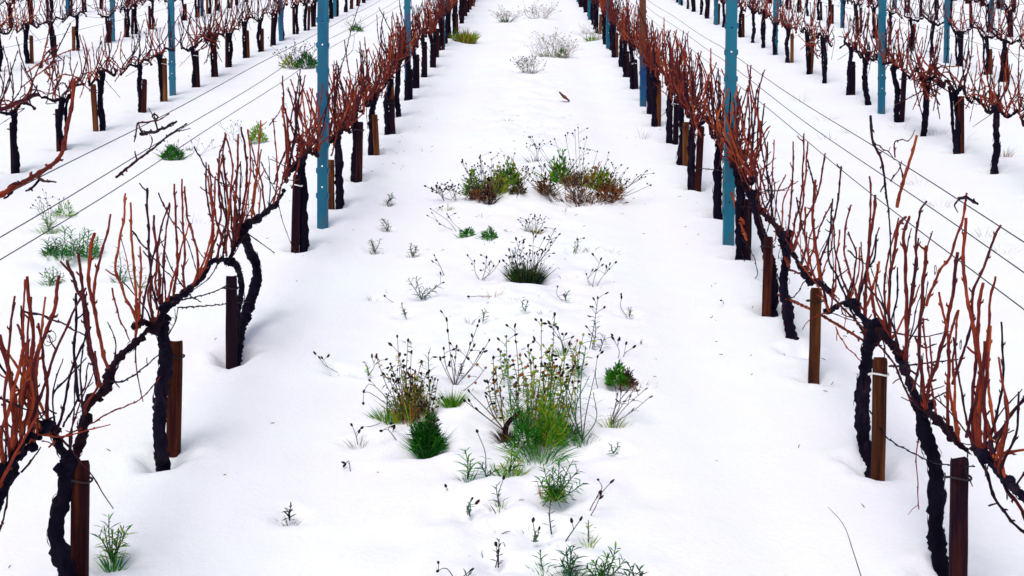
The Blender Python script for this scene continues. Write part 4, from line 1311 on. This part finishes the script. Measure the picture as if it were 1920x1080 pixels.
p.stalk((1145, 905), heads=3, r=0.0014, mat='brown').stalk((1126, 928), base=(1105, 966), heads=2, r=0.0014, mat='brown').stalk((1122, 900), base=(1122, 925), heads=1)
p = Plant(1034, 996, 'dead_sprig', 'thin bare dark twig with small side shoots below the leafy weed')
p.sprig((1032, 938), n=10, ll=14, mats=('dark_sprig',), stem='dark_sprig').stalk((1008, 962), base=(1028, 932), heads=1, mat='dark_sprig')
p = Plant(1103, 1010, 'leafy_weed', 'tiny yellow green sprout near the bottom edge at right')
p.sprig((1103, 975), n=9, ll=16, mats=('yellow_green', 'olive')).tuft(['yellow_green'], 16, 12, 24)
p = Plant(1018, 1062, 'leafy_weed', 'tiny olive sprout near the bottom edge, left of the leafy ones')
p.sprig((1014, 1030), n=9, ll=18, mats=('olive', 'green')).tuft(['green'], 18, 14, 22)
p = Plant(1068, 1074, 'leafy_weed', 'dark spiky leafy weed at the bottom edge left of the largest one')
for tip in ((1062, 1026), (1075, 1022), (1050, 1046), (1084, 1040)): p.sprig(tip, n=14, ll=26, mats=('blue_green', 'dark_green'))
p.tuft(['green', 'dark_green'], 60, 40, 26)
p = Plant(1130, 1092, 'leafy_weed', 'largest leafy weed cut by the bottom edge of the picture', well=(0.08, 0.04))
for tip in ((1155, 1024), (1140, 1036), (1112, 1050), (1098, 1062), (1172, 1048), (1128, 1058)): p.sprig(tip, n=20, ll=22, mats=('dark_green', 'green'))
p.tuft(['green', 'yellow_green'], 90, 70, 34)
p = Plant(1190, 1096, 'leafy_weed', 'short dark sprigs at the bottom edge right of the largest leafy weed')
for tip in ((1180, 1060), (1200, 1062), (1206, 1070), (1170, 1072)): p.sprig(tip, n=12, ll=18, mats=('dark_sprig', 'dark_green'))
p = Plant(862, 1092, 'dead_stalk', 'drooping seed stalk with dark heads at the bottom edge', well=None)
p.stalk((822, 1070), via=(838, 1066), heads=2, hl=0.012).stalk((882, 1070), heads=1).sprig((885, 1072), n=8, ll=14, mats=('dark_sprig',))
p = Plant(210, 1048, 'leafy_weed', 'lone leafy green weed beside the corner stake at bottom left', well=(0.07, 0.04))
for tip in ((204, 964), (195, 985), (232, 985), (212, 992), (185, 1002), (222, 1000), (240, 990)): p.sprig(tip, n=14, ll=24, mats=('green', 'blue_green', 'yellow_green'))
p.tuft(['green', 'blue_green'], 34, 36, 34, lw=0.004, lean=0.6, curl=0.1)
p = Plant(543, 970, 'dead_sprig', 'tiny dark twig alone in the snow at lower left')
p.sprig((547, 947), n=10, ll=14, mats=('dark_sprig',), stem='dark_sprig').sprig((534, 952), n=6, ll=12, mats=('dark_sprig',), stem='dark_sprig').tuft(['straw', 'dark_sprig'], 16, 26, 12)
p = Plant(660, 882, 'dead_stalk', 'tiny drooping stalk with two dark buds left of the clump', well=None)
p.stalk((648, 870), via=(654, 864), heads=2)
p = Plant(672, 828, 'dead_sprig', 'small snowy twig with buds left of the round dark cushion')
p.stalk((660, 798), heads=3).tuft(['olive', 'straw'], 26, 34, 22, lw=0.002).stalk((712, 794), base=(662, 798), heads=0)
p = Plant(738, 826, 'dead_stalk', 'fallen dark stalk lying on snow between twig and round cushion', well=None)
p.stalk((716, 808), base=(748, 828), via=(728, 806), heads=3, mat='brown', r=0.0014).stalk((738, 804), base=(735, 812), heads=1)
p = Plant(632, 694, 'dead_stalk', 'faint dead stalk half sunk in snow, upper left of the clump', well=(0.05, 0.03))
p.stalk((600, 672), heads=4, r=0.0011).tuft(['grey_stem'], 26, 40, 12, lean=1.2, lw=0.002)
p = Plant(1353, 570, 'dead_sprig', 'single dark bud sticking out of the right wheel track', well=None)
p.stalk((1353, 563), heads=1, hl=0.012)
p = Plant(840, 918, 'dead_sprig', 'tiny dark v-shaped twig in front of the clump at left', well=None)
p.stalk((836, 912), heads=1).stalk((846, 914), heads=1)

# --- behind the clump
p = Plant(988, 526, 'grass_cushion', 'dark green grassy cushion with seed stalks in a snow hollow, mid aisle', well=(0.10, 0.06))
p.tuft(['dark_green', 'dark_sprig', 'dark_sprig', 'olive'], 420, 54, 62, lw=0.0045, lean=0.55, curl=0.1).mound(['dark_sprig', 'dark_green'], 160, 52, 34, ll_px=10)
for tip in ((955, 470), (968, 450), (1000, 440), (1020, 448), (1040, 430), (1048, 440), (945, 490), (1028, 470), (982, 455)): p.stalk(tip, heads=4)
p.twigs(10, 70, 70, mat='olive')
p = Plant(1112, 536, 'dead_stalk', 'leaning bunch of dark seed heads right of the dark cushion', well=None)
p.stalk((1126, 488), heads=3).stalk((1142, 505), heads=6).stalk((1100, 515), heads=3).tuft(['olive'], 20, 20, 22)
p = Plant(790, 558, 'leafy_weed', 'dark spiky sprig left of the dark grassy cushion')
for tip in ((765, 522), (780, 518), (800, 540), (822, 536)): p.sprig(tip, n=12, ll=14, mats=('dark_sprig', 'dark_green'))
p.stalk((830, 530), heads=2).stalk((722, 556), base=(742, 566), heads=1)
p = Plant(830, 516, 'dead_stalk', 'small blue grey seed stalk above the dark spiky sprig', well=None)
p.stalk((815, 480), heads=3).tuft(['blue_green', 'dark_sprig'], 16, 14, 10)
p = Plant(900, 524, 'dead_stalk', 'loose pale seed stalks left of the dark cushion', well=None)
for tip in ((890, 490), (912, 484), (925, 500), (936, 492)): p.stalk(tip, heads=3)
p = Plant(926, 552, 'dry_grass', 'straw coloured dry grass before the dark cushion', 'grass')
p.tuft(['straw', 'orange'], 36, 42, 24, lw=0.002, lean=0.9).stalk((880, 556), heads=1)
for px_, py_, lab in ((702, 470, 'small twiggy sprout, lowest of four at the left of the aisle'), (774, 478, 'brown green sprout right of the lowest small twiggy one'),
                      (726, 430, 'pale twiggy sprout above the two lowest ones at left of aisle'), (725, 382, 'small dark green sprout, highest of four at left of aisle')):
    p = Plant(px_, py_, 'leafy_weed', lab)
    for k in range(4): p.sprig((px_ + p.rng.uniform(-16, 16), py_ - p.rng.uniform(12, 24)), n=9, ll=10, mats=('olive', 'dark_sprig', 'straw') if py_ != 382 else ('dark_green', 'blue_green'))
    p.tuft(['olive', 'yellow_green', 'dark_sprig'] if py_ > 475 else ['olive', 'straw'], 30, 30, 12, lean=1.0)
for px_, py_, lab in ((876, 442, 'small green tuft, left one of a pair before the twin bushes'), (917, 443, 'small green tuft, right one of a pair before the twin bushes')):
    p = Plant(px_, py_, 'grass_tuft', lab)
    p.mound(['green', 'dark_green', 'green'], 260, 28, 17, ll_px=8, lw=0.005).tuft(['green'], 24, 24, 22, lw=0.004)
p = Plant(862, 432, 'dead_stalk', 'stalks with dark buds leaning left of the pair of tufts', well=None)
p.stalk((808, 392), heads=4, mat='brown').stalk((820, 415), heads=4).stalk((842, 408), base=(870, 432), heads=2)
p = Plant(840, 390, 'grass_tuft', 'tiny yellow green sprout left of the twin bushes')
p.tuft(['yellow_green', 'green'], 30, 14, 16, lw=0.004)
p = Plant(1000, 432, 'flowering_weed', 'small brown and green sprout with seed stalks before the right bush')
p.tuft(['orange', 'olive', 'green'], 50, 28, 20, lw=0.004).twigs(7, 36, 36, mat='olive')
# twin bushes
p = Plant(918, 372, 'weed_bush', 'left of the twin bushes: yellow green with a reddish brown foot', well=(0.12, 0.04))
for dx_, dy_, w_, h_, n_, mt_ in ((-34, -8, 28, 62, 110, ('yellow_green', 'green')), (-24, 0, 26, 26, 50, ('brown', 'orange')), (-2, 2, 16, 46, 70, ('brown', 'spur', 'brown')), (14, -12, 40, 56, 150, ('yellow_green', 'olive', 'yellow_green')),
                                  (34, -26, 44, 58, 150, ('green', 'yellow_green', 'green')), (44, -30, 24, 54, 50, ('orange', 'yellow_green')), (52, -8, 28, 34, 70, ('brown', 'olive')), (-8, -14, 36, 34, 60, ('orange', 'olive', 'yellow_green'))):
    p.mound(list(mt_), n_ * 2, w_, h_ * 0.8, dx=dx_, dy=dy_, ll_px=11, lw=0.010).tuft(list(mt_), n_ // 4, w_, h_, dx=dx_, dy=dy_, lw=0.008, lean=0.5, curl=0.3)
p.twigs(26, 130, 92, mat='grey_stem', r=0.0014, hl=0.016, hr=0.0055, dx=10).twigs(14, 100, 34, mat='grey_stem', dx=-70, r=0.0015, hl=0.016, hr=0.006)
p = Plant(1086, 376, 'weed_bush', 'right of the twin bushes: wide brown bush with a green tip', well=(0.16, 0.04))
for dx_, dy_, w_, h_, n_, mt_ in ((-38, -34, 38, 84, 190, ('green', 'green', 'yellow_green')), (-66, -12, 36, 48, 90, ('brown', 'olive', 'orange')), (-14, -26, 40, 36, 80, ('orange', 'brown', 'straw')), (4, -30, 30, 40, 50, ('olive', 'brown')),
                                  (30, -24, 44, 62, 130, ('orange', 'yellow_green', 'orange')), (44, -18, 36, 62, 110, ('green', 'yellow_green')), (54, -4, 46, 48, 120, ('brown', 'orange', 'orange')), (70, -14, 30, 36, 40, ('straw', 'olive')), (0, -4, 60, 26, 60, ('brown', 'straw', 'orange')), (20, 4, 110, 14, 60, ('brown', 'spur', 'straw'))):
    p.mound(list(mt_), n_ * 2, w_, h_ * 0.75, dx=dx_, dy=dy_, ll_px=11, lw=0.010).tuft(list(mt_), n_ // 4, w_, h_, dx=dx_, dy=dy_, lw=0.008, lean=0.6, curl=0.3)
p.twigs(46, 185, 80, mat='brown', r=0.0015, hl=0.015, hr=0.0055)
for tip in ((1084, 240), (1060, 255), (1040, 262), (1095, 280), (1120, 285), (1140, 300), (1078, 245), (995, 258), (1012, 272)): p.stalk(tip, heads=4, hl=0.014, hr=0.0055, r=0.0014)
p = Plant(1004, 302, 'flowering_weed', 'small grey green sprout with pale seed stalks between the twin bushes', well=None)
for tip in ((992, 258), (1012, 270), (988, 276)): p.stalk(tip, heads=4, hl=0.014, hr=0.005)
p.tuft(['olive', 'dark_sprig'], 30, 26, 20, lw=0.005)
# far up the aisle
p = Plant(994, 136, 'dry_bush', 'small grey dry bush nearer than the other two grey bushes', well=(0.15, 0.03))
p.twigs(24, 46, 28, mat='straw', r=0.0017, hl=0.018, hr=0.006, hmat='grey_stem').tuft(['straw', 'olive'], 24, 30, 14, lw=0.005)
p = Plant(1040, 106, 'dry_bush', 'wide frosted grey bush with a green right side up the aisle', well=(0.2, 0.04))
p.twigs(40, 84, 46, mat='straw', r=0.0018, hl=0.018, hr=0.006, hmat='straw').mound(['green', 'dark_green'], 130, 20, 18, dx=14, dy=0, ll_px=7, lw=0.010).tuft(['olive', 'straw'], 60, 70, 26, lw=0.007)
p = Plant(950, 40, 'dry_bush', 'farthest grey green bush near the top of the aisle', well=(0.2, 0.04))
p.twigs(20, 46, 20, mat='straw', r=0.0022, hl=0.02, hr=0.007, hmat='olive').tuft(['dark_green', 'blue_green'], 40, 24, 16, lw=0.010)
p = Plant(1010, 34, 'dry_bush', 'faint pale twiggy bush right of the farthest grey green one', well=None)
p.twigs(20, 50, 26, mat='straw', r=0.0024, hl=0.02, hr=0.008, hmat='straw')
p = Plant(872, 78, 'weed_bush', 'yellow green bush by the left row far up the aisle', well=(0.18, 0.05))
p.tuft(['yellow_green', 'yellow_green', 'green', 'orange'], 260, 50, 34, lw=0.016, lean=0.6).tuft(['dark_green'], 50, 30, 36, dx=-18, dy=-6, lw=0.012).tuft(['straw'], 40, 40, 20, lw=0.01)
p = Plant(1110, 74, 'weed_bush', 'low green bush with pale twigs by the right row far up', well=(0.18, 0.04))
p.tuft(['green', 'yellow_green'], 50, 30, 14, lw=0.010, lean=0.8).twigs(18, 50, 22, mat='straw', r=0.002, hmat='straw')
p = Plant(952, 226, 'dead_sprig', 'tiny dark sprout alone far up the aisle')
p.tuft(['dark_sprig', 'dark_green'], 16, 12, 11, lw=0.005, lean=1.0)
# a curled dead leaf on the snow
q = snow_point(1058, 192)
mb = MB()
for k in range(5):
    a = -0.5 + k * 0.25
    pts_ = [Vector((-0.05 + 0.025 * k, 0.02 * math.sin(k), 0.035 + 0.03 * math.cos(k * 0.9)))]
rows_ = []
for i in range(6):
    u = i / 5
    wv = 0.045 * math.sin(math.pi * (0.12 + 0.8 * u))
    for j in range(5):
        v_ = (j - 2) / 2
        mb.v.append(q + Vector((-0.05 + 0.10 * u + 0.01 * v_, wv * v_, 0.085 - 0.085 * u + 0.03 * v_ * v_ + 0.008 * math.sin(u * 7 + j))))
for i in range(5):
    for j in range(4):
        b_ = i * 5 + j
        mb.f.append((b_, b_ + 1, b_ + 6, b_ + 5))
lf = mb.build('dead_leaf', M['brown'], None, q)
lf.location = q
tag(lf, 'curled brown dead leaf lying alone on the snow far up the aisle', 'leaf')

def hash_(t):
    return (t[0] * 31 + t[1] * 17) % 97
# --- weeds in the side aisles
p = Plant(562, 126, 'weed_bush', 'dark green bush with olive left side behind the left blue post', well=(0.2, 0.05))
p.mound(['dark_green', 'green', 'dark_green'], 420, 44, 26, dx=12, ll_px=9, lw=0.012).mound(['yellow_green', 'olive'], 220, 34, 20, dx=-20, ll_px=8, lw=0.012).twigs(26, 80, 52, mat='grey_stem', r=0.002, hl=0.018, hr=0.007)
p = Plant(668, 58, 'grass_tuft', 'green tuft far up the side aisle right of the left blue post', well=(0.15, 0.04))
p.mound(['green', 'dark_green'], 220, 26, 12, ll_px=6, lw=0.012).twigs(8, 40, 22, mat='grey_stem', r=0.002)
p = Plant(324, 294, 'grass_tuft', 'green grass tuft under the left wires', well=(0.12, 0.05))
p.mound(['green', 'dark_green', 'green'], 420, 40, 22, ll_px=9, lw=0.008).tuft(['green', 'dark_green'], 60, 40, 30, lw=0.006, lean=0.7).tuft(['green', 'olive'], 40, 16, 14, dx=34, dy=-12, lw=0.006).twigs(8, 90, 40, mat='grey_stem', dx=20)
p = Plant(482, 264, 'grass_tuft', 'yellow green tuft behind the red canes left of the near blue post', well=(0.12, 0.04))
p.mound(['yellow_green', 'green'], 340, 30, 32, ll_px=9, lw=0.008).twigs(6, 70, 44, mat='grey_stem', dx=-30)
p = Plant(122, 404, 'leafy_weed', 'yellow green bushy sprig, highest of the left weeds under the wires', well=(0.08, 0.03))
p.mound(['yellow_green', 'green'], 160, 36, 28, ll_px=12, lw=0.004).twigs(6, 70, 50, mat='grey_stem', dx=-24)
p = Plant(92, 432, 'leafy_weed', 'green sprigs just below the yellow green one at left', well=(0.08, 0.03))
for tip in ((80, 380), (72, 395), (95, 400), (105, 412), (84, 410)): p.sprig(tip, n=16, ll=15, mats=('green', 'yellow_green'))
p.tuft(['green', 'yellow_green'], 50, 40, 22)
p = Plant(130, 488, 'leafy_weed', 'largest group of leafy green sprigs behind the front left vine', well=(0.16, 0.05))
for tip in ((105, 445), (120, 425), (133, 430), (112, 455), (90, 450), (150, 445), (160, 430), (168, 432), (175, 455), (185, 448), (140, 450), (95, 468)):
    p.sprig(tip, n=24, ll=19, lw=0.0065, mats=('green', 'dark_green', 'green'), base=(tip[0] * 0.85 + 20, 484 - (hash_(tip) % 14)))
for dx_, dy_ in ((-36, -8), (-12, 0), (14, -10), (40, -6)): p.mound(['green', 'dark_green', 'blue_green'], 90, 30, 22, dx=dx_, dy=dy_, ll_px=14, lw=0.005)
p = Plant(96, 526, 'leafy_weed', 'small green sprig below the largest left group', well=(0.08, 0.03))
for tip in ((85, 505), (98, 498), (110, 510), (78, 515), (122, 516)): p.sprig(tip, n=12, ll=14, mats=('green', 'dark_green'))
p.tuft(['green', 'olive'], 40, 40, 16)
p = Plant(226, 522, 'leafy_weed', 'grey green sprig between the front left canes', well=(0.07, 0.03))
for tip in ((222, 462), (215, 492), (240, 495), (228, 500)): p.sprig(tip, n=12, ll=14, mats=('blue_green', 'olive', 'green'))
p.tuft(['green', 'blue_green'], 30, 36, 20)
p = Plant(262, 540, 'leafy_weed', 'faint olive sprig right of the grey green one among left canes', well=None)
for tip in ((250, 505), (268, 500), (275, 520)): p.sprig(tip, n=10, ll=14, mats=('olive', 'yellow_green'))
# dry grass of the right side aisles and the lone stalk in front
rngG = random.Random(9)
GR = [(1500, 190, 'first'), (1545, 225, 'second'), (1610, 250, 'third'), (1705, 185, 'fourth'), (1760, 250, 'fifth'), (1690, 240, 'sixth'), (1555, 260, 'seventh'),
      (1800, 262, 'eighth'), (1725, 345, 'ninth'), (1845, 440, 'tenth'), (1880, 470, 'eleventh'), (1765, 385, 'twelfth'), (1620, 540, 'thirteenth'), (1575, 500, 'fourteenth')]
for px_, py_, od in GR:
    p = Plant(px_, py_, 'dry_grass', 'wisps of pale dry grass in the snow of the right side aisle', 'grass', group='dry grass wisps of the right side aisle', well=(0.06, 0.015))
    p.tuft(['straw', 'grey_stem', 'straw'], 16, 46, 30, lw=0.0022, lean=0.8, curl=0.5)
AIS = [(1105, 468, 'right of the bud stalks'), (1085, 470, ''), (960, 560, ''), (1060, 520, ''), (1200, 640, ''), (880, 602, ''), (1020, 585, ''), (775, 640, ''), (1150, 470, ''), (870, 655, ''),
       (1160, 690, ''), (700, 560, ''), (985, 990, ''), (905, 1040, ''), (1060, 395, ''), (905, 405, ''), (1010, 330, ''), (1130, 330, '')]
for px_, py_, od in AIS:
    p = Plant(px_, py_, 'dry_grass', 'faint wisps of straw poking through snow along the middle of the aisle', 'grass', group='straw wisps along the middle of the aisle', well=(0.05, 0.012))
    p.tuft(['straw', 'grey_stem', 'dark_sprig'], 7, 34, 15, lw=0.0024, lean=1.1, curl=0.6, below=0.02)
p = Plant(1884, 292, 'dry_grass', 'reddish dry grass tuft beside the front trunk of the second right row', 'grass')
p.tuft(['orange', 'brown', 'straw'], 26, 30, 30, lw=0.004, lean=0.8)
p = Plant(1205, 260, 'dry_grass', 'few upright pale blades by the right row mid way up', 'grass', well=None)
p.tuft(['straw', 'grey_stem', 'dark_sprig'], 12, 34, 32, lw=0.003, lean=0.5)
p = Plant(796, 284, 'dry_grass', 'single pale blade standing right of the left row', 'grass', well=None)
p.tuft(['straw', 'grey_stem'], 3, 6, 26, lw=0.003, lean=0.2)
p = Plant(355, 420, 'dry_grass', 'pale dry blades behind the canes of the left row', 'grass', well=None)
p.tuft(['straw', 'grey_stem'], 18, 50, 36, lw=0.0022, lean=0.7)
p = Plant(1622, 1094, 'dry_grass', 'single long bent grass stalk rising from the bottom edge at right', 'grass', well=None)
mb = MB(); pts_ = resample([p.W(1618, 1092), p.W(1600, 1035), p.W(1582, 985), p.W(1552, 950)], 0.01)
mb.tube(pts_, [0.0015 * (1.2 - 0.7 * i / len(pts_)) for i in range(len(pts_))], 5); mb.build('blade', M['grey_stem'], p.o, p.p)

SPR = [(905, 600, 'left of the tallest stalks'), (1180, 590, 'right of the tall dark stalk'), (860, 700, 'beside the yellow green tuft'), (1075, 470, 'above the right seed heads'), (960, 480, 'left behind the dark cushion'), (1150, 845, 'below the slanting stalks'),
       (1000, 1010, 'left of the bare dark twig'), (880, 960, 'left of the star shaped sprig'), (690, 700, 'far left of the clump'), (1060, 560, 'before the dark cushion at right'), (760, 590, 'below the dark spiky sprig'), (985, 580, 'between the dark cushion and the clump')]
for px_, py_, wh in SPR:
    p = Plant(px_, py_, 'tiny_sprig', 'tiny sprig barely out of the snow ' + wh, 'plant')
    for k in range(2): p.sprig((px_ + p.rng.uniform(-10, 10), py_ - p.rng.uniform(10, 24)), n=7, ll=9, mats=p.rng.choice((('dark_sprig',), ('olive', 'green'), ('blue_green',))))
    if p.rng.random() < 0.6: p.stalk((px_ + p.rng.uniform(-16, 16), py_ - p.rng.uniform(18, 32)), heads=2)
# fallen bits of bark, bud scales and straw on the snow
rngL = random.Random(31)
for nm, lab, mt, n_, xs_ in (('twig_litter', 'scattered dark bits of bark and twig on the snow under vines', 'cane_dark', 150, (-1.27, 1.2)),
                             ('straw_litter', 'scattered short straw bits on the snow along the middle of the aisle', 'grey_stem', 170, (0.0,))):
    mb = MB()
    for k in range(n_):
        x_ = rngL.choice(xs_) + rngL.gauss(0, 0.24 if len(xs_) > 1 else 0.30); y_ = rngL.uniform(3.2, 12.5)
        a_ = rngL.uniform(0, 6.28); ln = rngL.uniform(0.006, 0.03)
        c_ = Vector((x_, y_, H(x_, y_) + 0.001)); d_ = Vector((math.cos(a_), math.sin(a_), S * math.sin(a_) + rngL.uniform(-0.1, 0.5)))
        mb.tube([c_, c_ + d_ * ln * 0.5 + rnd_vec(rngL, 0.002), c_ + d_ * ln], [0.0012, 0.0015, 0.0006], 4)
    o = mb.build(nm, M[mt], kind='stuff')
    o['label'] = lab; o['category'] = 'litter'

# ------------------------------------------------------------------ the snow sheet, laid last so that it dips round everything
def axis(a_near, step, growth, far):
    out = [0.0]; s = step
    while out[-1] < far:
        if out[-1] > a_near: s *= growth
        out.append(out[-1] + s)
    return np.array(out)
xp = axis(1.75, 0.020, 1.035, 260)
xs = np.concatenate([-xp[::-1], xp[1:]])
ys = [2.4]; 
while ys[-1] < 420:
    d = ys[-1]
    ys.append(d + max(0.020, 0.0042 * d) * (1 if d < 36 else 1 + (d - 36) * 0.12))
yb = [2.4]; s_ = 0.05
while yb[-1] > -260:
    s_ *= 1.12; yb.append(yb[-1] - s_)
ys = np.array(yb[:0:-1] + ys)
GX, GY = np.meshgrid(xs, ys)
fade = 1.0 / (1.0 + (np.maximum(np.hypot(GX, GY) - 60, 0) / 60.0) ** 2)
GZ = base_z(GY) + relief(GX, GY) * fade
for wx, wy, wr, wd in WELLS:
    i0, i1 = np.searchsorted(xs, (wx - wr * 3.2, wx + wr * 3.2)); j0, j1 = np.searchsorted(ys, (wy - wr * 3.2, wy + wr * 3.2))
    if i1 <= i0 or j1 <= j0: continue
    sx = GX[j0:j1, i0:i1] - wx; sy = GY[j0:j1, i0:i1] - wy
    d2 = (sx * sx + sy * sy) / (wr * wr)
    ang = np.arctan2(sy, sx)
    d2 = d2 * (1 + 0.25 * np.sin(ang * 3 + wx * 17) + 0.15 * np.sin(ang * 5 + wy * 23))
    GZ[j0:j1, i0:i1] += -wd * np.exp(-d2 * 1.3) + wd * 0.12 * np.exp(-(np.sqrt(np.maximum(d2, 0)) - 1.7) ** 2 * 3)
ny, nx = GX.shape
co = np.stack([GX.ravel(), GY.ravel(), GZ.ravel()], 1)
idx = np.arange(nx * ny).reshape(ny, nx)
fa = np.stack([idx[:-1, :-1].ravel(), idx[:-1, 1:].ravel(), idx[1:, 1:].ravel(), idx[1:, :-1].ravel()], 1)
me = bpy.data.meshes.new('snow_ground')
me.vertices.add(len(co)); me.vertices.foreach_set('co', co.ravel())
me.loops.add(fa.size); me.loops.foreach_set('vertex_index', fa.ravel().astype(np.int32))
me.polygons.add(len(fa)); me.polygons.foreach_set('loop_start', np.arange(0, fa.size, 4, dtype=np.int32))
me.update(calc_edges=True)
me.polygons.foreach_set('use_smooth', np.ones(len(fa), dtype=bool))
me.materials.append(M['snow'])
g = bpy.data.objects.new('snow_ground', me)
COL.objects.link(g)
g['kind'] = 'structure'
g['label'] = 'snow covered vineyard slope with melt hollows round trunks and weeds'
print('grid', nx, ny, 'vines', sum(len(v) for v in VINES.values()), 'objects', len(bpy.data.objects))
